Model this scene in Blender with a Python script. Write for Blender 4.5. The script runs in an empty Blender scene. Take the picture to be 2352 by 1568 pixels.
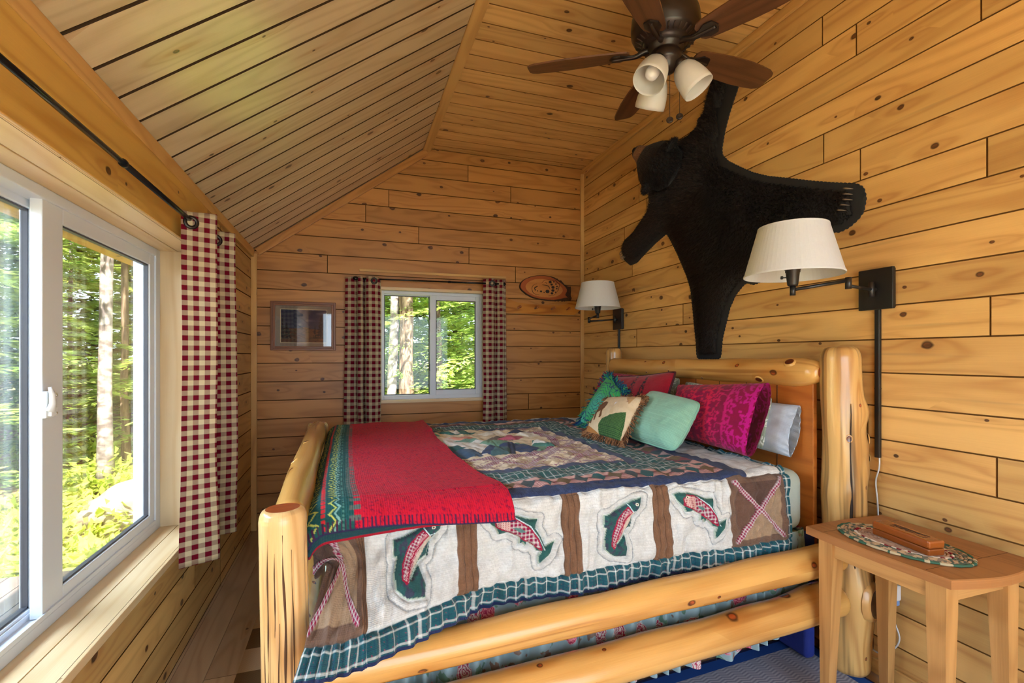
import bpy, bmesh, math, random
import numpy as np
from mathutils import Vector, Matrix, Euler

random.seed(7)
RNG = np.random.RandomState(11)
PI = math.pi
SC = bpy.context.scene
COL = SC.collection


def srgb(r, g, b):
    def f(c):
        c /= 255.0
        return c / 12.92 if c <= .04045 else ((c + .055) / 1.055) ** 2.4
    return (f(r), f(g), f(b), 1.0)


def lin(r, g, b):
    return np.array(srgb(r, g, b)[:3])


# ------------------------------------------------------------------ shader helpers
class S:
    """a node socket with arithmetic"""
    def __init__(self, nt, sock):
        self.nt, self.s = nt, sock

    def _m(self, op, *a, clamp=False):
        n = self.nt.nodes.new('ShaderNodeMath')
        n.operation = op
        n.use_clamp = clamp
        for i, x in enumerate((self,) + a):
            if isinstance(x, S):
                self.nt.links.new(x.s, n.inputs[i])
            else:
                n.inputs[i].default_value = float(x)
        return S(self.nt, n.outputs[0])

    def __add__(self, o): return self._m('ADD', o)
    __radd__ = __add__
    def __mul__(self, o): return self._m('MULTIPLY', o)
    __rmul__ = __mul__
    def __sub__(self, o): return self._m('SUBTRACT', o)
    def __rsub__(self, o): return (self * -1.0) + o
    def __truediv__(self, o): return self._m('DIVIDE', o)
    def sin(self): return self._m('SINE')
    def exp(self): return self._m('EXPONENT')
    def sqrt(self): return self._m('SQRT')
    def frac(self): return self._m('FRACT')
    def floor(self): return self._m('FLOOR')
    def abs(self): return self._m('ABSOLUTE')
    def pow(self, o): return self._m('POWER', o)
    def gt(self, o): return self._m('GREATER_THAN', o)
    def lt(self, o): return self._m('LESS_THAN', o)
    def max(self, o): return self._m('MAXIMUM', o)
    def min(self, o): return self._m('MINIMUM', o)
    def mod(self, o): return self._m('FLOORED_MODULO', o)
    def clamp(self): return self._m('ADD', 0.0, clamp=True)

    def step(self, a, b):
        """smooth ramp from 0 at a to 1 at b"""
        n = self.nt.nodes.new('ShaderNodeMapRange')
        n.interpolation_type = 'SMOOTHSTEP'
        self.nt.links.new(self.s, n.inputs[0])
        n.inputs[1].default_value, n.inputs[2].default_value = a, b
        return S(self.nt, n.outputs[0])


class Mat:
    def __init__(self, name, rough=.5, spec=.5, metal=0.0, coat=0.0, base=None, sheen=0.0):
        self.m = bpy.data.materials.new(name)
        self.m.use_nodes = True
        self.nt = self.m.node_tree
        self.b = self.nt.nodes['Principled BSDF']
        self.out = self.nt.nodes['Material Output']
        self.b.inputs['Roughness'].default_value = rough
        self.b.inputs['Specular IOR Level'].default_value = spec
        self.b.inputs['Metallic'].default_value = metal
        self.b.inputs['Coat Weight'].default_value = coat
        self.b.inputs['Coat Roughness'].default_value = .15
        if sheen:
            self.b.inputs['Sheen Weight'].default_value = sheen
        if base is not None:
            self.b.inputs['Base Color'].default_value = base

    def node(self, t, **kw):
        n = self.nt.nodes.new(t)
        for k, v in kw.items():
            setattr(n, k, v)
        return n

    def uv(self):
        n = self.node('ShaderNodeUVMap')
        n.uv_map = 'UVMap'
        sp = self.node('ShaderNodeSeparateXYZ')
        self.nt.links.new(n.outputs[0], sp.inputs[0])
        return S(self.nt, sp.outputs[0]), S(self.nt, sp.outputs[1])

    def obj(self):
        n = self.node('ShaderNodeTexCoord')
        sp = self.node('ShaderNodeSeparateXYZ')
        self.nt.links.new(n.outputs['Object'], sp.inputs[0])
        return [S(self.nt, sp.outputs[i]) for i in range(3)]

    def attr(self, name='rnd'):
        n = self.node('ShaderNodeAttribute', attribute_name=name)
        return S(self.nt, n.outputs['Fac'])

    def vec(self, x, y, z=0.0):
        n = self.node('ShaderNodeCombineXYZ')
        for i, v in enumerate((x, y, z)):
            if isinstance(v, S):
                self.nt.links.new(v.s, n.inputs[i])
            else:
                n.inputs[i].default_value = v
        return n.outputs[0]

    def noise(self, v, scale=1.0, detail=2.0, rough=.5, color=False):
        n = self.node('ShaderNodeTexNoise')
        self.nt.links.new(v, n.inputs['Vector'])
        n.inputs['Scale'].default_value = scale
        n.inputs['Detail'].default_value = detail
        n.inputs['Roughness'].default_value = rough
        return n.outputs[1] if color else S(self.nt, n.outputs[0])

    def voro(self, v, feature='F1', dims='2D', rnd=1.0):
        n = self.node('ShaderNodeTexVoronoi', feature=feature, voronoi_dimensions=dims)
        self.nt.links.new(v, n.inputs['Vector'])
        n.inputs['Scale'].default_value = 1.0
        n.inputs['Randomness'].default_value = rnd
        return n

    def mix(self, fac, a, b):
        n = self.node('ShaderNodeMix', data_type='RGBA')
        for sock, v in ((n.inputs[0], fac), (n.inputs[6], a), (n.inputs[7], b)):
            if isinstance(v, S):
                self.nt.links.new(v.s, sock)
            elif isinstance(v, bpy.types.NodeSocket):
                self.nt.links.new(v, sock)
            else:
                sock.default_value = v
        return n.outputs[2]

    def mulc(self, c, f):
        """colour times a scalar socket"""
        n = self.node('ShaderNodeVectorMath', operation='SCALE')
        self.nt.links.new(c, n.inputs[0])
        if isinstance(f, S):
            self.nt.links.new(f.s, n.inputs['Scale'])
        else:
            n.inputs['Scale'].default_value = f
        return n.outputs[0]

    def color(self, sock):
        self.nt.links.new(sock, self.b.inputs['Base Color'])

    def bump(self, h, dist=.001, strength=1.0):
        n = self.node('ShaderNodeBump')
        n.inputs['Distance'].default_value = dist
        n.inputs['Strength'].default_value = strength
        self.nt.links.new(h.s, n.inputs['Height'])
        self.nt.links.new(n.outputs[0], self.b.inputs['Normal'])


def wood(name, light, dark, knot=1.0, rough=.42, var=.22, ring=46.0, ringamt=.38, kcol=(54, 30, 17), coat=0.0,
         ku=3.1, kv=8.5, streak=.35, fine=.25, spec=.4, stain=None, stainamt=.45, stainat=(.62, .8), stainv=22.0, coatrough=.15, amp=1.0, halo_col=(176, 120, 66)):
    """long-grained timber; the mesh supplies UV in metres (u along the grain) and a per-board 'rnd'"""
    M = Mat(name, rough=rough, coat=coat, spec=spec)
    M.b.inputs['Coat Roughness'].default_value = coatrough
    u, v = M.uv()
    r = M.attr()
    U = u + r * 37.1
    V = v + r * 11.7
    vo = M.voro(M.vec(U * ku, V * kv))
    sp = M.node('ShaderNodeSeparateXYZ')
    M.nt.links.new(vo.outputs['Position'], sp.inputs[0])
    px, py = S(M.nt, sp.outputs[0]), S(M.nt, sp.outputs[1])
    sc = M.node('ShaderNodeSeparateColor')
    M.nt.links.new(vo.outputs['Color'], sc.inputs[0])
    c0, c1 = S(M.nt, sc.outputs[0]), S(M.nt, sc.outputs[1])
    du = U - px / ku
    dv = V - py / kv
    wob = M.noise(M.vec(U * 30, V * 60), detail=0)
    rad = c0 * c0 * .009 + .0040
    ex = c1.gt(1.0 - .62 * knot) if knot > 0 else c1 * 0.0
    d = ((du * .72) * (du * .72) + dv * dv).sqrt() * (wob * .5 + .75)
    q = d / rad
    kn = (1.0 - q.step(.8, 1.15)) * ex
    kring = (q.step(.6, .95) * (1.0 - q.step(1.0, 1.5))) * ex
    halo = ((du / .10) * (du / .10) * -1.0 - (dv / (rad * 3.2)) * (dv / (rad * 3.2))).exp() * ex
    field = M.noise(M.vec(U * .75, V * 7.0, r * 20.0), detail=1.2, rough=.4) * amp + M.noise(M.vec(U * 5, V * 30), detail=0) * .035 + halo * .16
    rings = (field * ring).sin() * .5 + .5
    rings = rings.pow(2.2)
    fib = M.noise(M.vec(U * 7, V * 260), detail=1)
    blot = M.noise(M.vec(U * 1.1, V * 9.0, r * 9.0), detail=1)
    base = M.mix((rings * ringamt + (fib - .5) * fine + (blot - .5) * streak * 2.0 + .08).clamp(), light, dark)
    base = M.mix((halo * .42).clamp(), base, srgb(*halo_col))
    tint = r * 6113.7
    tint = tint.frac()
    base = M.mulc(base, tint * var + (1.0 - var * .55))
    if stain is not None:
        st = M.noise(M.vec(U * .9, V * stainv, r * 31.0), detail=2, rough=.6).step(*stainat)
        base = M.mix(st * stainamt, base, stain)
    kc = M.mix(wob.step(.3, .7), srgb(*kcol), srgb(min(255, kcol[0] * 2), min(255, int(kcol[1] * 1.9)), int(kcol[2] * 1.7)))
    base = M.mix(kn * .92, base, kc)
    base = M.mix(kring * .7, base, srgb(46, 26, 16))
    M.color(base)
    M.bump(fib, dist=.0005, strength=.5)
    return M.m


def plain(name, col, rough=.5, metal=0.0, spec=.5, coat=0.0, bump=0.0, bscale=200.0, var=0.0, sheen=0.0):
    M = Mat(name, rough=rough, metal=metal, spec=spec, coat=coat, base=col, sheen=sheen)
    x, y, z = M.obj()
    if var or bump:
        n = M.noise(M.vec(x, y, z), scale=bscale, detail=3)
        if var:
            M.color(M.mulc(M.mix(n * 0.0, col, col), n * (2 * var) + (1.0 - var)))
        if bump:
            M.bump(n, dist=bump)
    return M.m


def vcol(name, rough=.85, sheen=.15, weave=700.0, bump=.0006, spec=.2):
    """cloth coloured by the mesh's own 'Col' attribute (dyed pattern), with a woven bump"""
    M = Mat(name, rough=rough, spec=spec, sheen=sheen)
    n = M.node('ShaderNodeAttribute', attribute_name='Col')
    u, v = M.uv()
    w = ((u * weave * 2).sin() + (v * weave * 2).sin()) * .25 + .5
    g = M.noise(M.vec(u * 60, v * 60), detail=3)
    M.color(M.mulc(n.outputs['Color'], g * .22 + .89))
    M.bump(w + g, dist=bump)
    return M.m


# ------------------------------------------------------------------ mesh helpers
class MB:
    def __init__(self):
        self.v, self.f, self.uv, self.r, self.m, self.s = [], [], [], [], [], []

    def add(self, verts, faces, uvs=None, rnd=0.0, mat=0, smooth=False):
        o = len(self.v)
        self.v.extend([tuple(p) for p in verts])
        for i, f in enumerate(faces):
            self.f.append([o + k for k in f])
            self.uv.append(uvs[i] if uvs is not None else [(0, 0)] * len(f))
            self.r.append(rnd)
            self.m.append(mat if not isinstance(mat, (list, tuple)) else mat[i])
            self.s.append(smooth if not isinstance(smooth, (list, tuple)) else smooth[i])
        return self

    def build(self, name, mats, parent=None, **props):
        me = bpy.data.meshes.new(name)
        me.from_pydata(self.v, [], self.f)
        if not isinstance(mats, (list, tuple)):
            mats = [mats]
        for m in mats:
            me.materials.append(m)
        uvl = me.uv_layers.new(name='UVMap')
        flat = np.array([c for fu in self.uv for p in fu for c in p], dtype=np.float32)
        uvl.data.foreach_set('uv', flat)
        a = me.attributes.new('rnd', 'FLOAT', 'FACE')
        a.data.foreach_set('value', np.array(self.r, dtype=np.float32))
        me.polygons.foreach_set('material_index', np.array(self.m, dtype=np.int32))
        me.polygons.foreach_set('use_smooth', np.array(self.s, dtype=bool))
        me.update()
        return link(name, me, parent, **props)


def link(name, me, parent=None, **props):
    o = bpy.data.objects.new(name, me)
    COL.objects.link(o)
    if parent is not None:
        o.parent = parent
    for k, v in props.items():
        o[k] = v
    return o


def thing(name, label, cat, loc=(0, 0, 0), group=None):
    o = bpy.data.objects.new(name, None)
    o.empty_display_size = .05
    COL.objects.link(o)
    o.location = loc
    o['label'] = label
    o['category'] = cat
    if group:
        o['group'] = group
    return o


def settle(root):
    """children were modelled in world metres: shift their meshes so the root's place is their origin"""
    for ch in list(root.children):
        shift(ch.data, root.location)
        for g in list(ch.children):
            shift(g.data, root.location)
    return root


def shift(me, loc):
    n = len(me.vertices)
    co = np.empty(n * 3, dtype=np.float32)
    me.vertices.foreach_get('co', co)
    co = co.reshape(-1, 3) - np.array(loc, dtype=np.float32)
    me.vertices.foreach_set('co', co.ravel())
    me.update()


def auto_uv(verts, faces, axis):
    out = []
    oth = [a for a in range(3) if a != axis]
    for f in faces:
        p = [Vector(verts[k]) for k in f]
        n = (p[1] - p[0]).cross(p[2] - p[0])
        a = [abs(n[oth[0]]), abs(n[oth[1]])]
        if abs(n[axis]) > max(a):
            out.append([(q[oth[0]] * .2 + 3.3, q[oth[1]]) for q in p])
        elif a[0] >= a[1]:
            out.append([(q[axis], q[oth[1]]) for q in p])
        else:
            out.append([(q[axis], q[oth[0]] + .37) for q in p])
    return out


def box_geo(lo, hi, ch=0.0):
    lo, hi = Vector(lo), Vector(hi)
    if ch <= 0:
        vs = [(x, y, z) for x in (lo.x, hi.x) for y in (lo.y, hi.y) for z in (lo.z, hi.z)]
        fs = [(0, 1, 3, 2), (4, 6, 7, 5), (0, 4, 5, 1), (2, 3, 7, 6), (0, 2, 6, 4), (1, 5, 7, 3)]
        return vs, fs
    bm = bmesh.new()
    bmesh.ops.create_cube(bm, size=1.0)
    for v in bm.verts:
        v.co = Vector(((lo.x + hi.x) / 2 + v.co.x * (hi.x - lo.x), (lo.y + hi.y) / 2 + v.co.y * (hi.y - lo.y), (lo.z + hi.z) / 2 + v.co.z * (hi.z - lo.z)))
    bmesh.ops.bevel(bm, geom=bm.edges[:], offset=ch, segments=2, profile=.6, affect='EDGES')
    bm.verts.index_update()
    vs = [tuple(v.co) for v in bm.verts]
    fs = [[v.index for v in f.verts] for f in bm.faces]
    bm.free()
    return vs, fs


def add_box(mb, lo, hi, axis=0, ch=0.0, rnd=None, mat=0, M=None, uvoff=(0, 0)):
    vs, fs = box_geo(lo, hi, ch)
    uv = auto_uv(vs, fs, axis)
    if M is not None:
        vs = [tuple(M @ Vector(p)) for p in vs]
    mb.add(vs, fs, uv, random.random() if rnd is None else rnd, mat)
    return mb


def add_tube(mb, pts, radii, seg=16, rnd=None, mat=0, capmat=None, wob=0.0, seed=0, smooth=True, caps=(True, True), flat=None):
    """a tube through pts; radii per point; wob roughens it like a peeled log"""
    rnd = random.random() if rnd is None else rnd
    P = [Vector(p) for p in pts]
    n = len(P)
    T = [(P[min(i + 1, n - 1)] - P[max(i - 1, 0)]).normalized() for i in range(n)]
    up = Vector((0, 0, 1)) if abs(T[0].z) < .9 else Vector((0, 1, 0))
    X = T[0].cross(up).normalized()
    verts, L = [], 0.0
    Ls = []
    rm = sum(radii) / n
    rs = random.Random(seed)
    ph = [(rs.uniform(0, 6.3), rs.uniform(0, 6.3), rs.uniform(1.5, 5.0)) for _ in range(5)]
    for i in range(n):
        if i:
            L += (P[i] - P[i - 1]).length
            X = (X - T[i] * X.dot(T[i])).normalized()
        Y = T[i].cross(X)
        Ls.append(L)
        for k in range(seg):
            a = 2 * PI * k / seg
            w = 1.0
            if wob:
                w += wob * sum(math.sin(a * (1 + j % 3) + ph[j][0] + L * ph[j][2] * 2.2) * math.sin(L * ph[j][2] + ph[j][1]) for j in range(5)) * .5
            c, s_ = math.cos(a), math.sin(a)
            if flat:
                c *= flat
            verts.append(P[i] + (X * c + Y * s_) * (radii[i] * w))
    faces, uvs, mats, sm = [], [], [], []
    circ = 2 * PI * rm
    for i in range(n - 1):
        for k in range(seg):
            k2 = (k + 1) % seg
            faces.append((i * seg + k, i * seg + k2, (i + 1) * seg + k2, (i + 1) * seg + k))
            v0, v1 = circ * k / seg, circ * (k + 1) / seg
            uvs.append([(Ls[i], v0), (Ls[i], v1), (Ls[i + 1], v1), (Ls[i + 1], v0)])
            mats.append(mat)
            sm.append(smooth)
    cm = mat if capmat is None else capmat
    for end, on in ((0, caps[0]), (n - 1, caps[1])):
        if not on:
            continue
        idx = [end * seg + k for k in range(seg)]
        if end == 0:
            idx = idx[::-1]
        faces.append(idx)
        uvs.append([((verts[j] - P[end]).dot(X), (verts[j] - P[end]).dot(T[end].cross(X))) for j in idx])
        mats.append(cm)
        sm.append(False)
    mb.add(verts, faces, uvs, rnd, mats, sm)
    return mb


def add_lathe(mb, prof, center=(0, 0, 0), seg=32, rnd=0.0, mat=0, M=None, smooth=True, uvs_m=True, close=False):
    """prof: (radius, z) list revolved about z"""
    vs, fs, uv = [], [], []
    n = len(prof)
    for (r, z) in prof:
        for k in range(seg):
            a = 2 * PI * k / seg
            vs.append(Vector((r * math.cos(a), r * math.sin(a), z)))
    L = 0
    for i in range(n - 1):
        dl = math.hypot(prof[i + 1][0] - prof[i][0], prof[i + 1][1] - prof[i][1])
        for k in range(seg):
            k2 = (k + 1) % seg
            fs.append((i * seg + k, i * seg + k2, (i + 1) * seg + k2, (i + 1) * seg + k))
            a0, a1 = k / seg, (k + 1) / seg
            uv.append([(a0, L), (a1, L), (a1, L + dl), (a0, L + dl)])
        L += dl
    for i in (0, n - 1):
        if prof[i][0] > 1e-5 and close:
            idx = [i * seg + k for k in range(seg)]
            fs.append(idx if i else idx[::-1])
            uv.append([(0, 0)] * seg)
    c = Vector(center)
    vs = [(M @ p if M is not None else p + c) for p in vs]
    mb.add(vs, fs, uv, rnd, mat, smooth)
    return mb


def add_prism(mb, outline, d0, d1, frame, axis_uv=True, rnd=None, mat=0, smooth=False, ch=0.0):
    """outline: 2-D list; frame: (O, A, B, N) - extruded along N from d0 to d1, edges eased by ch"""
    O, A, B, N = [Vector(q) for q in frame]
    n = len(outline)
    area = sum(outline[i][0] * outline[(i + 1) % n][1] - outline[(i + 1) % n][0] * outline[i][1] for i in range(n))
    if area < 0:
        outline = outline[::-1]
    rnd = random.random() if rnd is None else rnd
    rings = [(0.0, d0), (0.0, d1 - ch), (ch, d1)] if ch > 0 else [(0.0, d0), (0.0, d1)]
    cen = (sum(p[0] for p in outline) / n, sum(p[1] for p in outline) / n)
    vs, fs, uv = [], [], []
    for ins, dd in rings:
        for p in outline:
            q = p
            if ins:
                L = math.hypot(p[0] - cen[0], p[1] - cen[1]) or 1
                q = (p[0] - (p[0] - cen[0]) / L * ins, p[1] - (p[1] - cen[1]) / L * ins)
            vs.append(O + A * q[0] + B * q[1] + N * dd)
    k = len(rings)
    sm = []
    for j in range(k - 1):
        for i in range(n):
            i2 = (i + 1) % n
            fs.append((j * n + i, j * n + i2, (j + 1) * n + i2, (j + 1) * n + i))
            uv.append([(outline[i][0], rings[j][1]), (outline[i2][0], rings[j][1]), (outline[i2][0], rings[j + 1][1]), (outline[i][0], rings[j + 1][1])])
            sm.append(smooth)
    fs.append([(k - 1) * n + i for i in range(n)])
    uv.append([tuple(outline[i]) for i in range(n)])
    sm.append(False)
    fs.append([i for i in range(n)][::-1])
    uv.append([tuple(outline[i]) for i in range(n)][::-1])
    sm.append(False)
    hand = A.cross(B).dot(N)
    if hand < 0:
        fs = [list(f)[::-1] for f in fs]
        uv = [u[::-1] for u in uv]
    mb.add(vs, fs, uv, rnd, mat, sm)
    return mb


def grid_obj(name, P, UV, C, mat, parent=None, flip=False, keep=None, **props):
    """P (n,m,3) points, UV (n,m,2), C (n,m,3) colours -> one smooth mesh; keep: (n-1,m-1) mask of cells"""
    n, m = P.shape[:2]
    idx = np.arange(n * m).reshape(n, m)
    q = np.stack([idx[:-1, :-1], idx[1:, :-1], idx[1:, 1:], idx[:-1, 1:]], -1)
    if flip:
        q = q[..., ::-1]
    q = q[keep] if keep is not None else q.reshape(-1, 4)
    used = np.unique(q)
    remap = np.full(n * m, -1)
    remap[used] = np.arange(len(used))
    q = remap[q]
    V = P.reshape(-1, 3)[used]
    me = bpy.data.meshes.new(name)
    me.vertices.add(len(V))
    me.vertices.foreach_set('co', V.astype(np.float32).ravel())
    me.loops.add(q.size)
    me.loops.foreach_set('vertex_index', q.ravel().astype(np.int32))
    me.polygons.add(len(q))
    me.polygons.foreach_set('loop_start', (np.arange(len(q)) * 4).astype(np.int32))
    me.update(calc_edges=True)
    me.polygons.foreach_set('use_smooth', np.ones(len(q), dtype=bool))
    uvl = me.uv_layers.new(name='UVMap')
    uvl.data.foreach_set('uv', UV.reshape(-1, 2)[used][q.ravel()].astype(np.float32).ravel())
    if C is not None:
        a = me.attributes.new('Col', 'FLOAT_COLOR', 'POINT')
        c4 = np.ones((len(V), 4), dtype=np.float32)
        c4[:, :3] = C.reshape(-1, 3)[used]
        a.data.foreach_set('color', c4.ravel())
    me.materials.append(mat)
    me.validate()
    return link(name, me, parent, **props)


def inpoly(x, y, poly):
    r = np.zeros(x.shape, dtype=bool)
    n = len(poly)
    for i in range(n):
        x0, y0 = poly[i]
        x1, y1 = poly[(i + 1) % n]
        if y0 == y1:
            continue
        c = ((y0 > y) != (y1 > y)) & (x < (x1 - x0) * (y - y0) / (y1 - y0) + x0)
        r ^= c
    return r


def seg_dist(x, y, pts, closed=False):
    d = np.full(x.shape, 9.0)
    n = len(pts)
    for i in range(n if closed else n - 1):
        x0, y0 = pts[i]
        x1, y1 = pts[(i + 1) % n]
        dx, dy = x1 - x0, y1 - y0
        t = np.clip(((x - x0) * dx + (y - y0) * dy) / (dx * dx + dy * dy + 1e-12), 0, 1)
        d = np.minimum(d, np.hypot(x - x0 - t * dx, y - y0 - t * dy))
    return d


def vnoise(x, y, seed=0):
    """smooth value noise in numpy, about -1..1"""
    r = np.random.RandomState(seed)
    T = r.uniform(-1, 1, (64, 64))
    xi, yi = np.floor(x).astype(int), np.floor(y).astype(int)
    fx, fy = x - xi, y - yi
    fx, fy = fx * fx * (3 - 2 * fx), fy * fy * (3 - 2 * fy)
    g = lambda a, b: T[a % 64, b % 64]
    return (g(xi, yi) * (1 - fx) + g(xi + 1, yi) * fx) * (1 - fy) + (g(xi, yi + 1) * (1 - fx) + g(xi + 1, yi + 1) * fx) * fy


def sm(x, a, b):
    t = np.clip((x - a) / (b - a), 0, 1)
    return t * t * (3 - 2 * t)
# ------------------------------------------------------------------ materials
PINE_L, PINE_D = srgb(222, 178, 110), srgb(178, 123, 66)
m_wall = wood('knotty_pine_boards', PINE_L, PINE_D, knot=1.0, stain=srgb(150, 122, 86), var=.3, streak=.5)
m_back = wood('knotty_cedar_boards', srgb(192, 134, 72), srgb(144, 88, 40), knot=.8, stain=srgb(120, 92, 58))
m_slope = wood('pine_slope_boards', srgb(212, 192, 158), srgb(172, 146, 108), knot=.6, rough=.30, stain=srgb(150, 126, 96), coat=.9, coatrough=.22)
m_flat = wood('pine_flat_ceiling_boards', srgb(226, 180, 114), srgb(184, 128, 70), knot=.85, rough=.36, stain=srgb(168, 130, 92))
m_trim = wood('pine_trim', srgb(216, 170, 104), srgb(176, 122, 62), knot=.25, ringamt=.35, var=.12)
m_pale = wood('pale_pine_casing', srgb(232, 206, 166), srgb(212, 172, 118), knot=.12, ringamt=.4, var=.06, ring=40, halo_col=(200, 160, 110))
m_yellow = wood('yellow_pine_casing', srgb(214, 168, 84), srgb(180, 124, 50), knot=.45, ringamt=.45, var=.08)
m_floor = wood('worn_floor_boards', srgb(192, 162, 132), srgb(158, 126, 98), knot=.25, ringamt=.4, rough=.45, var=.3)
m_log = wood('peeled_log', srgb(222, 170, 96), srgb(178, 116, 52), knot=.9, ringamt=.45, ring=22, rough=.26, coat=.35, var=.08, stainamt=.65, stainat=(.56, .72),
             ku=3.4, kv=6.0, streak=.45, kcol=(92, 42, 20), halo_col=(196, 126, 52), stain=srgb(150, 88, 36), amp=1.0)
m_log2 = wood('peeled_grooved_log', srgb(224, 180, 112), srgb(172, 114, 56), knot=.8, ringamt=.5, ring=30, rough=.28, coat=.35, var=.08, stainamt=.75, stainat=(.52, .66),
              ku=3.0, kv=6.0, streak=.45, kcol=(96, 44, 20), halo_col=(196, 126, 52), stain=srgb(92, 64, 40), amp=1.0)
m_log3 = wood('pale_fluted_log', srgb(228, 190, 132), srgb(176, 122, 66), knot=.5, ringamt=.4, ring=40, rough=.28, coat=.35, var=.05,
               ku=3.0, kv=6.0, streak=.4, kcol=(96, 44, 20), stain=srgb(84, 54, 30), stainamt=.8, stainat=(.57, .68), stainv=46.0)
m_heart = wood('red_heartwood', srgb(176, 84, 40), srgb(128, 50, 22), knot=0, ring=50, rough=.3, coat=.4)
m_panel = wood('varnished_headboard_panel', srgb(196, 118, 52), srgb(140, 70, 28), knot=.5, rough=.3, coat=.4, ring=40)
m_oak = wood('oak_table', srgb(196, 148, 90), srgb(156, 108, 58), knot=0, ring=70, ringamt=.45, rough=.45, fine=.5, var=.12)
m_oaktop = wood('oak_tabletop', srgb(164, 112, 66), srgb(130, 82, 44), knot=0, ring=70, ringamt=.4, rough=.42, fine=.5, var=.1)
m_casew = wood('varnished_case', srgb(148, 78, 28), srgb(118, 54, 18), knot=0, ring=30, ringamt=.35, rough=.25, coat=.5)
m_walnut = wood('walnut_blade', srgb(104, 68, 45), srgb(66, 41, 27), knot=0, ring=60, ringamt=.5, rough=.4, fine=.5, var=.1)
m_frame = wood('oak_picture_frame', srgb(134, 80, 42), srgb(98, 54, 26), knot=0, ring=60, rough=.35)
m_rack = wood('golden_oak_rack', srgb(210, 140, 58), srgb(160, 90, 26), knot=0, ring=52, ringamt=.75, rough=.3, coat=.3, amp=1.3)
m_slab = wood('varnished_log_slice', srgb(196, 130, 70), srgb(172, 104, 52), knot=0, ring=40, ringamt=.4, rough=.3, coat=.4)
m_slabrim = plain('reddish_slab_rim', srgb(164, 82, 38), rough=.35, coat=.3)
m_bark = plain('dark_bark', srgb(66, 46, 32), rough=.95, bump=.006, bscale=90, var=.5)
m_gap = plain('dark_board_gap', srgb(84, 56, 30), rough=.95, spec=.05)
m_gapw = plain('brown_board_gap', srgb(126, 88, 48), rough=.95, spec=.05)
m_vinyl = plain('white_vinyl', srgb(214, 219, 228), rough=.35)
m_seal = plain('grey_gasket', srgb(70, 70, 78), rough=.5)
m_blackmetal = plain('oil_bronze_metal', srgb(26, 24, 24), rough=.38, metal=.0, spec=.6)
m_bronze = plain('dark_bronze_fan', srgb(44, 34, 30), rough=.34, metal=.35, spec=.6)
m_rod = plain('black_iron_rod', srgb(30, 30, 32), rough=.25, metal=.5)
m_grommet = plain('antique_grommet', srgb(52, 46, 42), rough=.3, metal=.8)
m_white = plain('white_plastic', srgb(228, 232, 236), rough=.4)
m_steel = plain('bright_screw', srgb(200, 200, 205), rough=.25, metal=1.0)
m_cord = plain('silver_cord', srgb(196, 198, 200), rough=.3, spec=.6)
m_knob = plain('dark_red_knot', srgb(96, 40, 20), rough=.3, coat=.4)
m_fissure = plain('brown_fissure', srgb(84, 54, 30), rough=.8)
m_ink = plain('dark_burned_line', srgb(44, 28, 18), rough=.7)


def make_glass(name, refl=.45, tint=(1, 1, 1, 1)):
    M = Mat(name)
    nt = M.nt
    nt.nodes.remove(M.b)
    tr = M.node('ShaderNodeBsdfTransparent')
    tr.inputs[0].default_value = tint
    gl = M.node('ShaderNodeBsdfGlossy')
    gl.inputs['Roughness'].default_value = .02
    fr = M.node('ShaderNodeFresnel')
    fr.inputs[0].default_value = 1.5
    mx = M.node('ShaderNodeMixShader')
    f = S(nt, fr.outputs[0]) * refl
    nt.links.new(f.s, mx.inputs[0])
    nt.links.new(tr.outputs[0], mx.inputs[1])
    nt.links.new(gl.outputs[0], mx.inputs[2])
    nt.links.new(mx.outputs[0], M.out.inputs[0])
    return M.m


m_glass = make_glass('window_glass')
m_picglass = make_glass('picture_glass', refl=1.3)


def translucent_mix(M, fac, tcol):
    """let some light through a cloth, paper or glass shade"""
    nt = M.nt
    t = M.node('ShaderNodeBsdfTranslucent')
    if isinstance(tcol, bpy.types.NodeSocket):
        nt.links.new(tcol, t.inputs[0])
    else:
        t.inputs[0].default_value = tcol
    mx = M.node('ShaderNodeMixShader')
    mx.inputs[0].default_value = fac
    nt.links.new(M.b.outputs[0], mx.inputs[1])
    nt.links.new(t.outputs[0], mx.inputs[2])
    nt.links.new(mx.outputs[0], M.out.inputs[0])


Ms = Mat('white_linen_shade', rough=.85, base=srgb(226, 229, 234))
_u, _v = Ms.uv()
_w = (Ms.noise(Ms.vec(_u * 40, _v * 1400), detail=1) + Ms.noise(Ms.vec(_u * 900, _v * 60), detail=1)) * .5
Ms.color(Ms.mulc(Ms.mix(_w * 0.0, srgb(228, 231, 237), srgb(0, 0, 0)), _w * .3 + .85))
translucent_mix(Ms, .3, srgb(240, 236, 226))
m_shade = Ms.m
Mo = Mat('frosted_opal_glass', rough=.35, base=srgb(240, 238, 234), spec=.5)
translucent_mix(Mo, .35, srgb(245, 242, 236))
m_opal = Mo.m
m_bulb = plain('unlit_white_bulb', srgb(244, 244, 246), rough=.25)


def gingham(name, cell):
    M = Mat(name, rough=.9, spec=.15)
    u, v = M.uv()
    a = (u / (2 * cell)).frac().lt(.5)
    b = (v / (2 * cell)).frac().lt(.5)
    tw = ((u + v) * (2 * PI / .0032)).sin() * .5 + .5
    tw = tw.gt(.5)
    half = a + b - a * b * 2.0            # where exactly one stripe runs
    red = a * b + half * (tw * .5 + .25)
    c = M.mix(red.clamp(), srgb(240, 226, 190), srgb(134, 18, 44))
    M.color(c)
    M.bump(((u * 5200).sin() + (v * 5200).sin()), dist=.0002)
    translucent_mix(M, .3, c)
    return M.m


m_gingham_big = gingham('red_cream_gingham', .0205)
m_gingham = gingham('red_cream_gingham_small', .0245)

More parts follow.
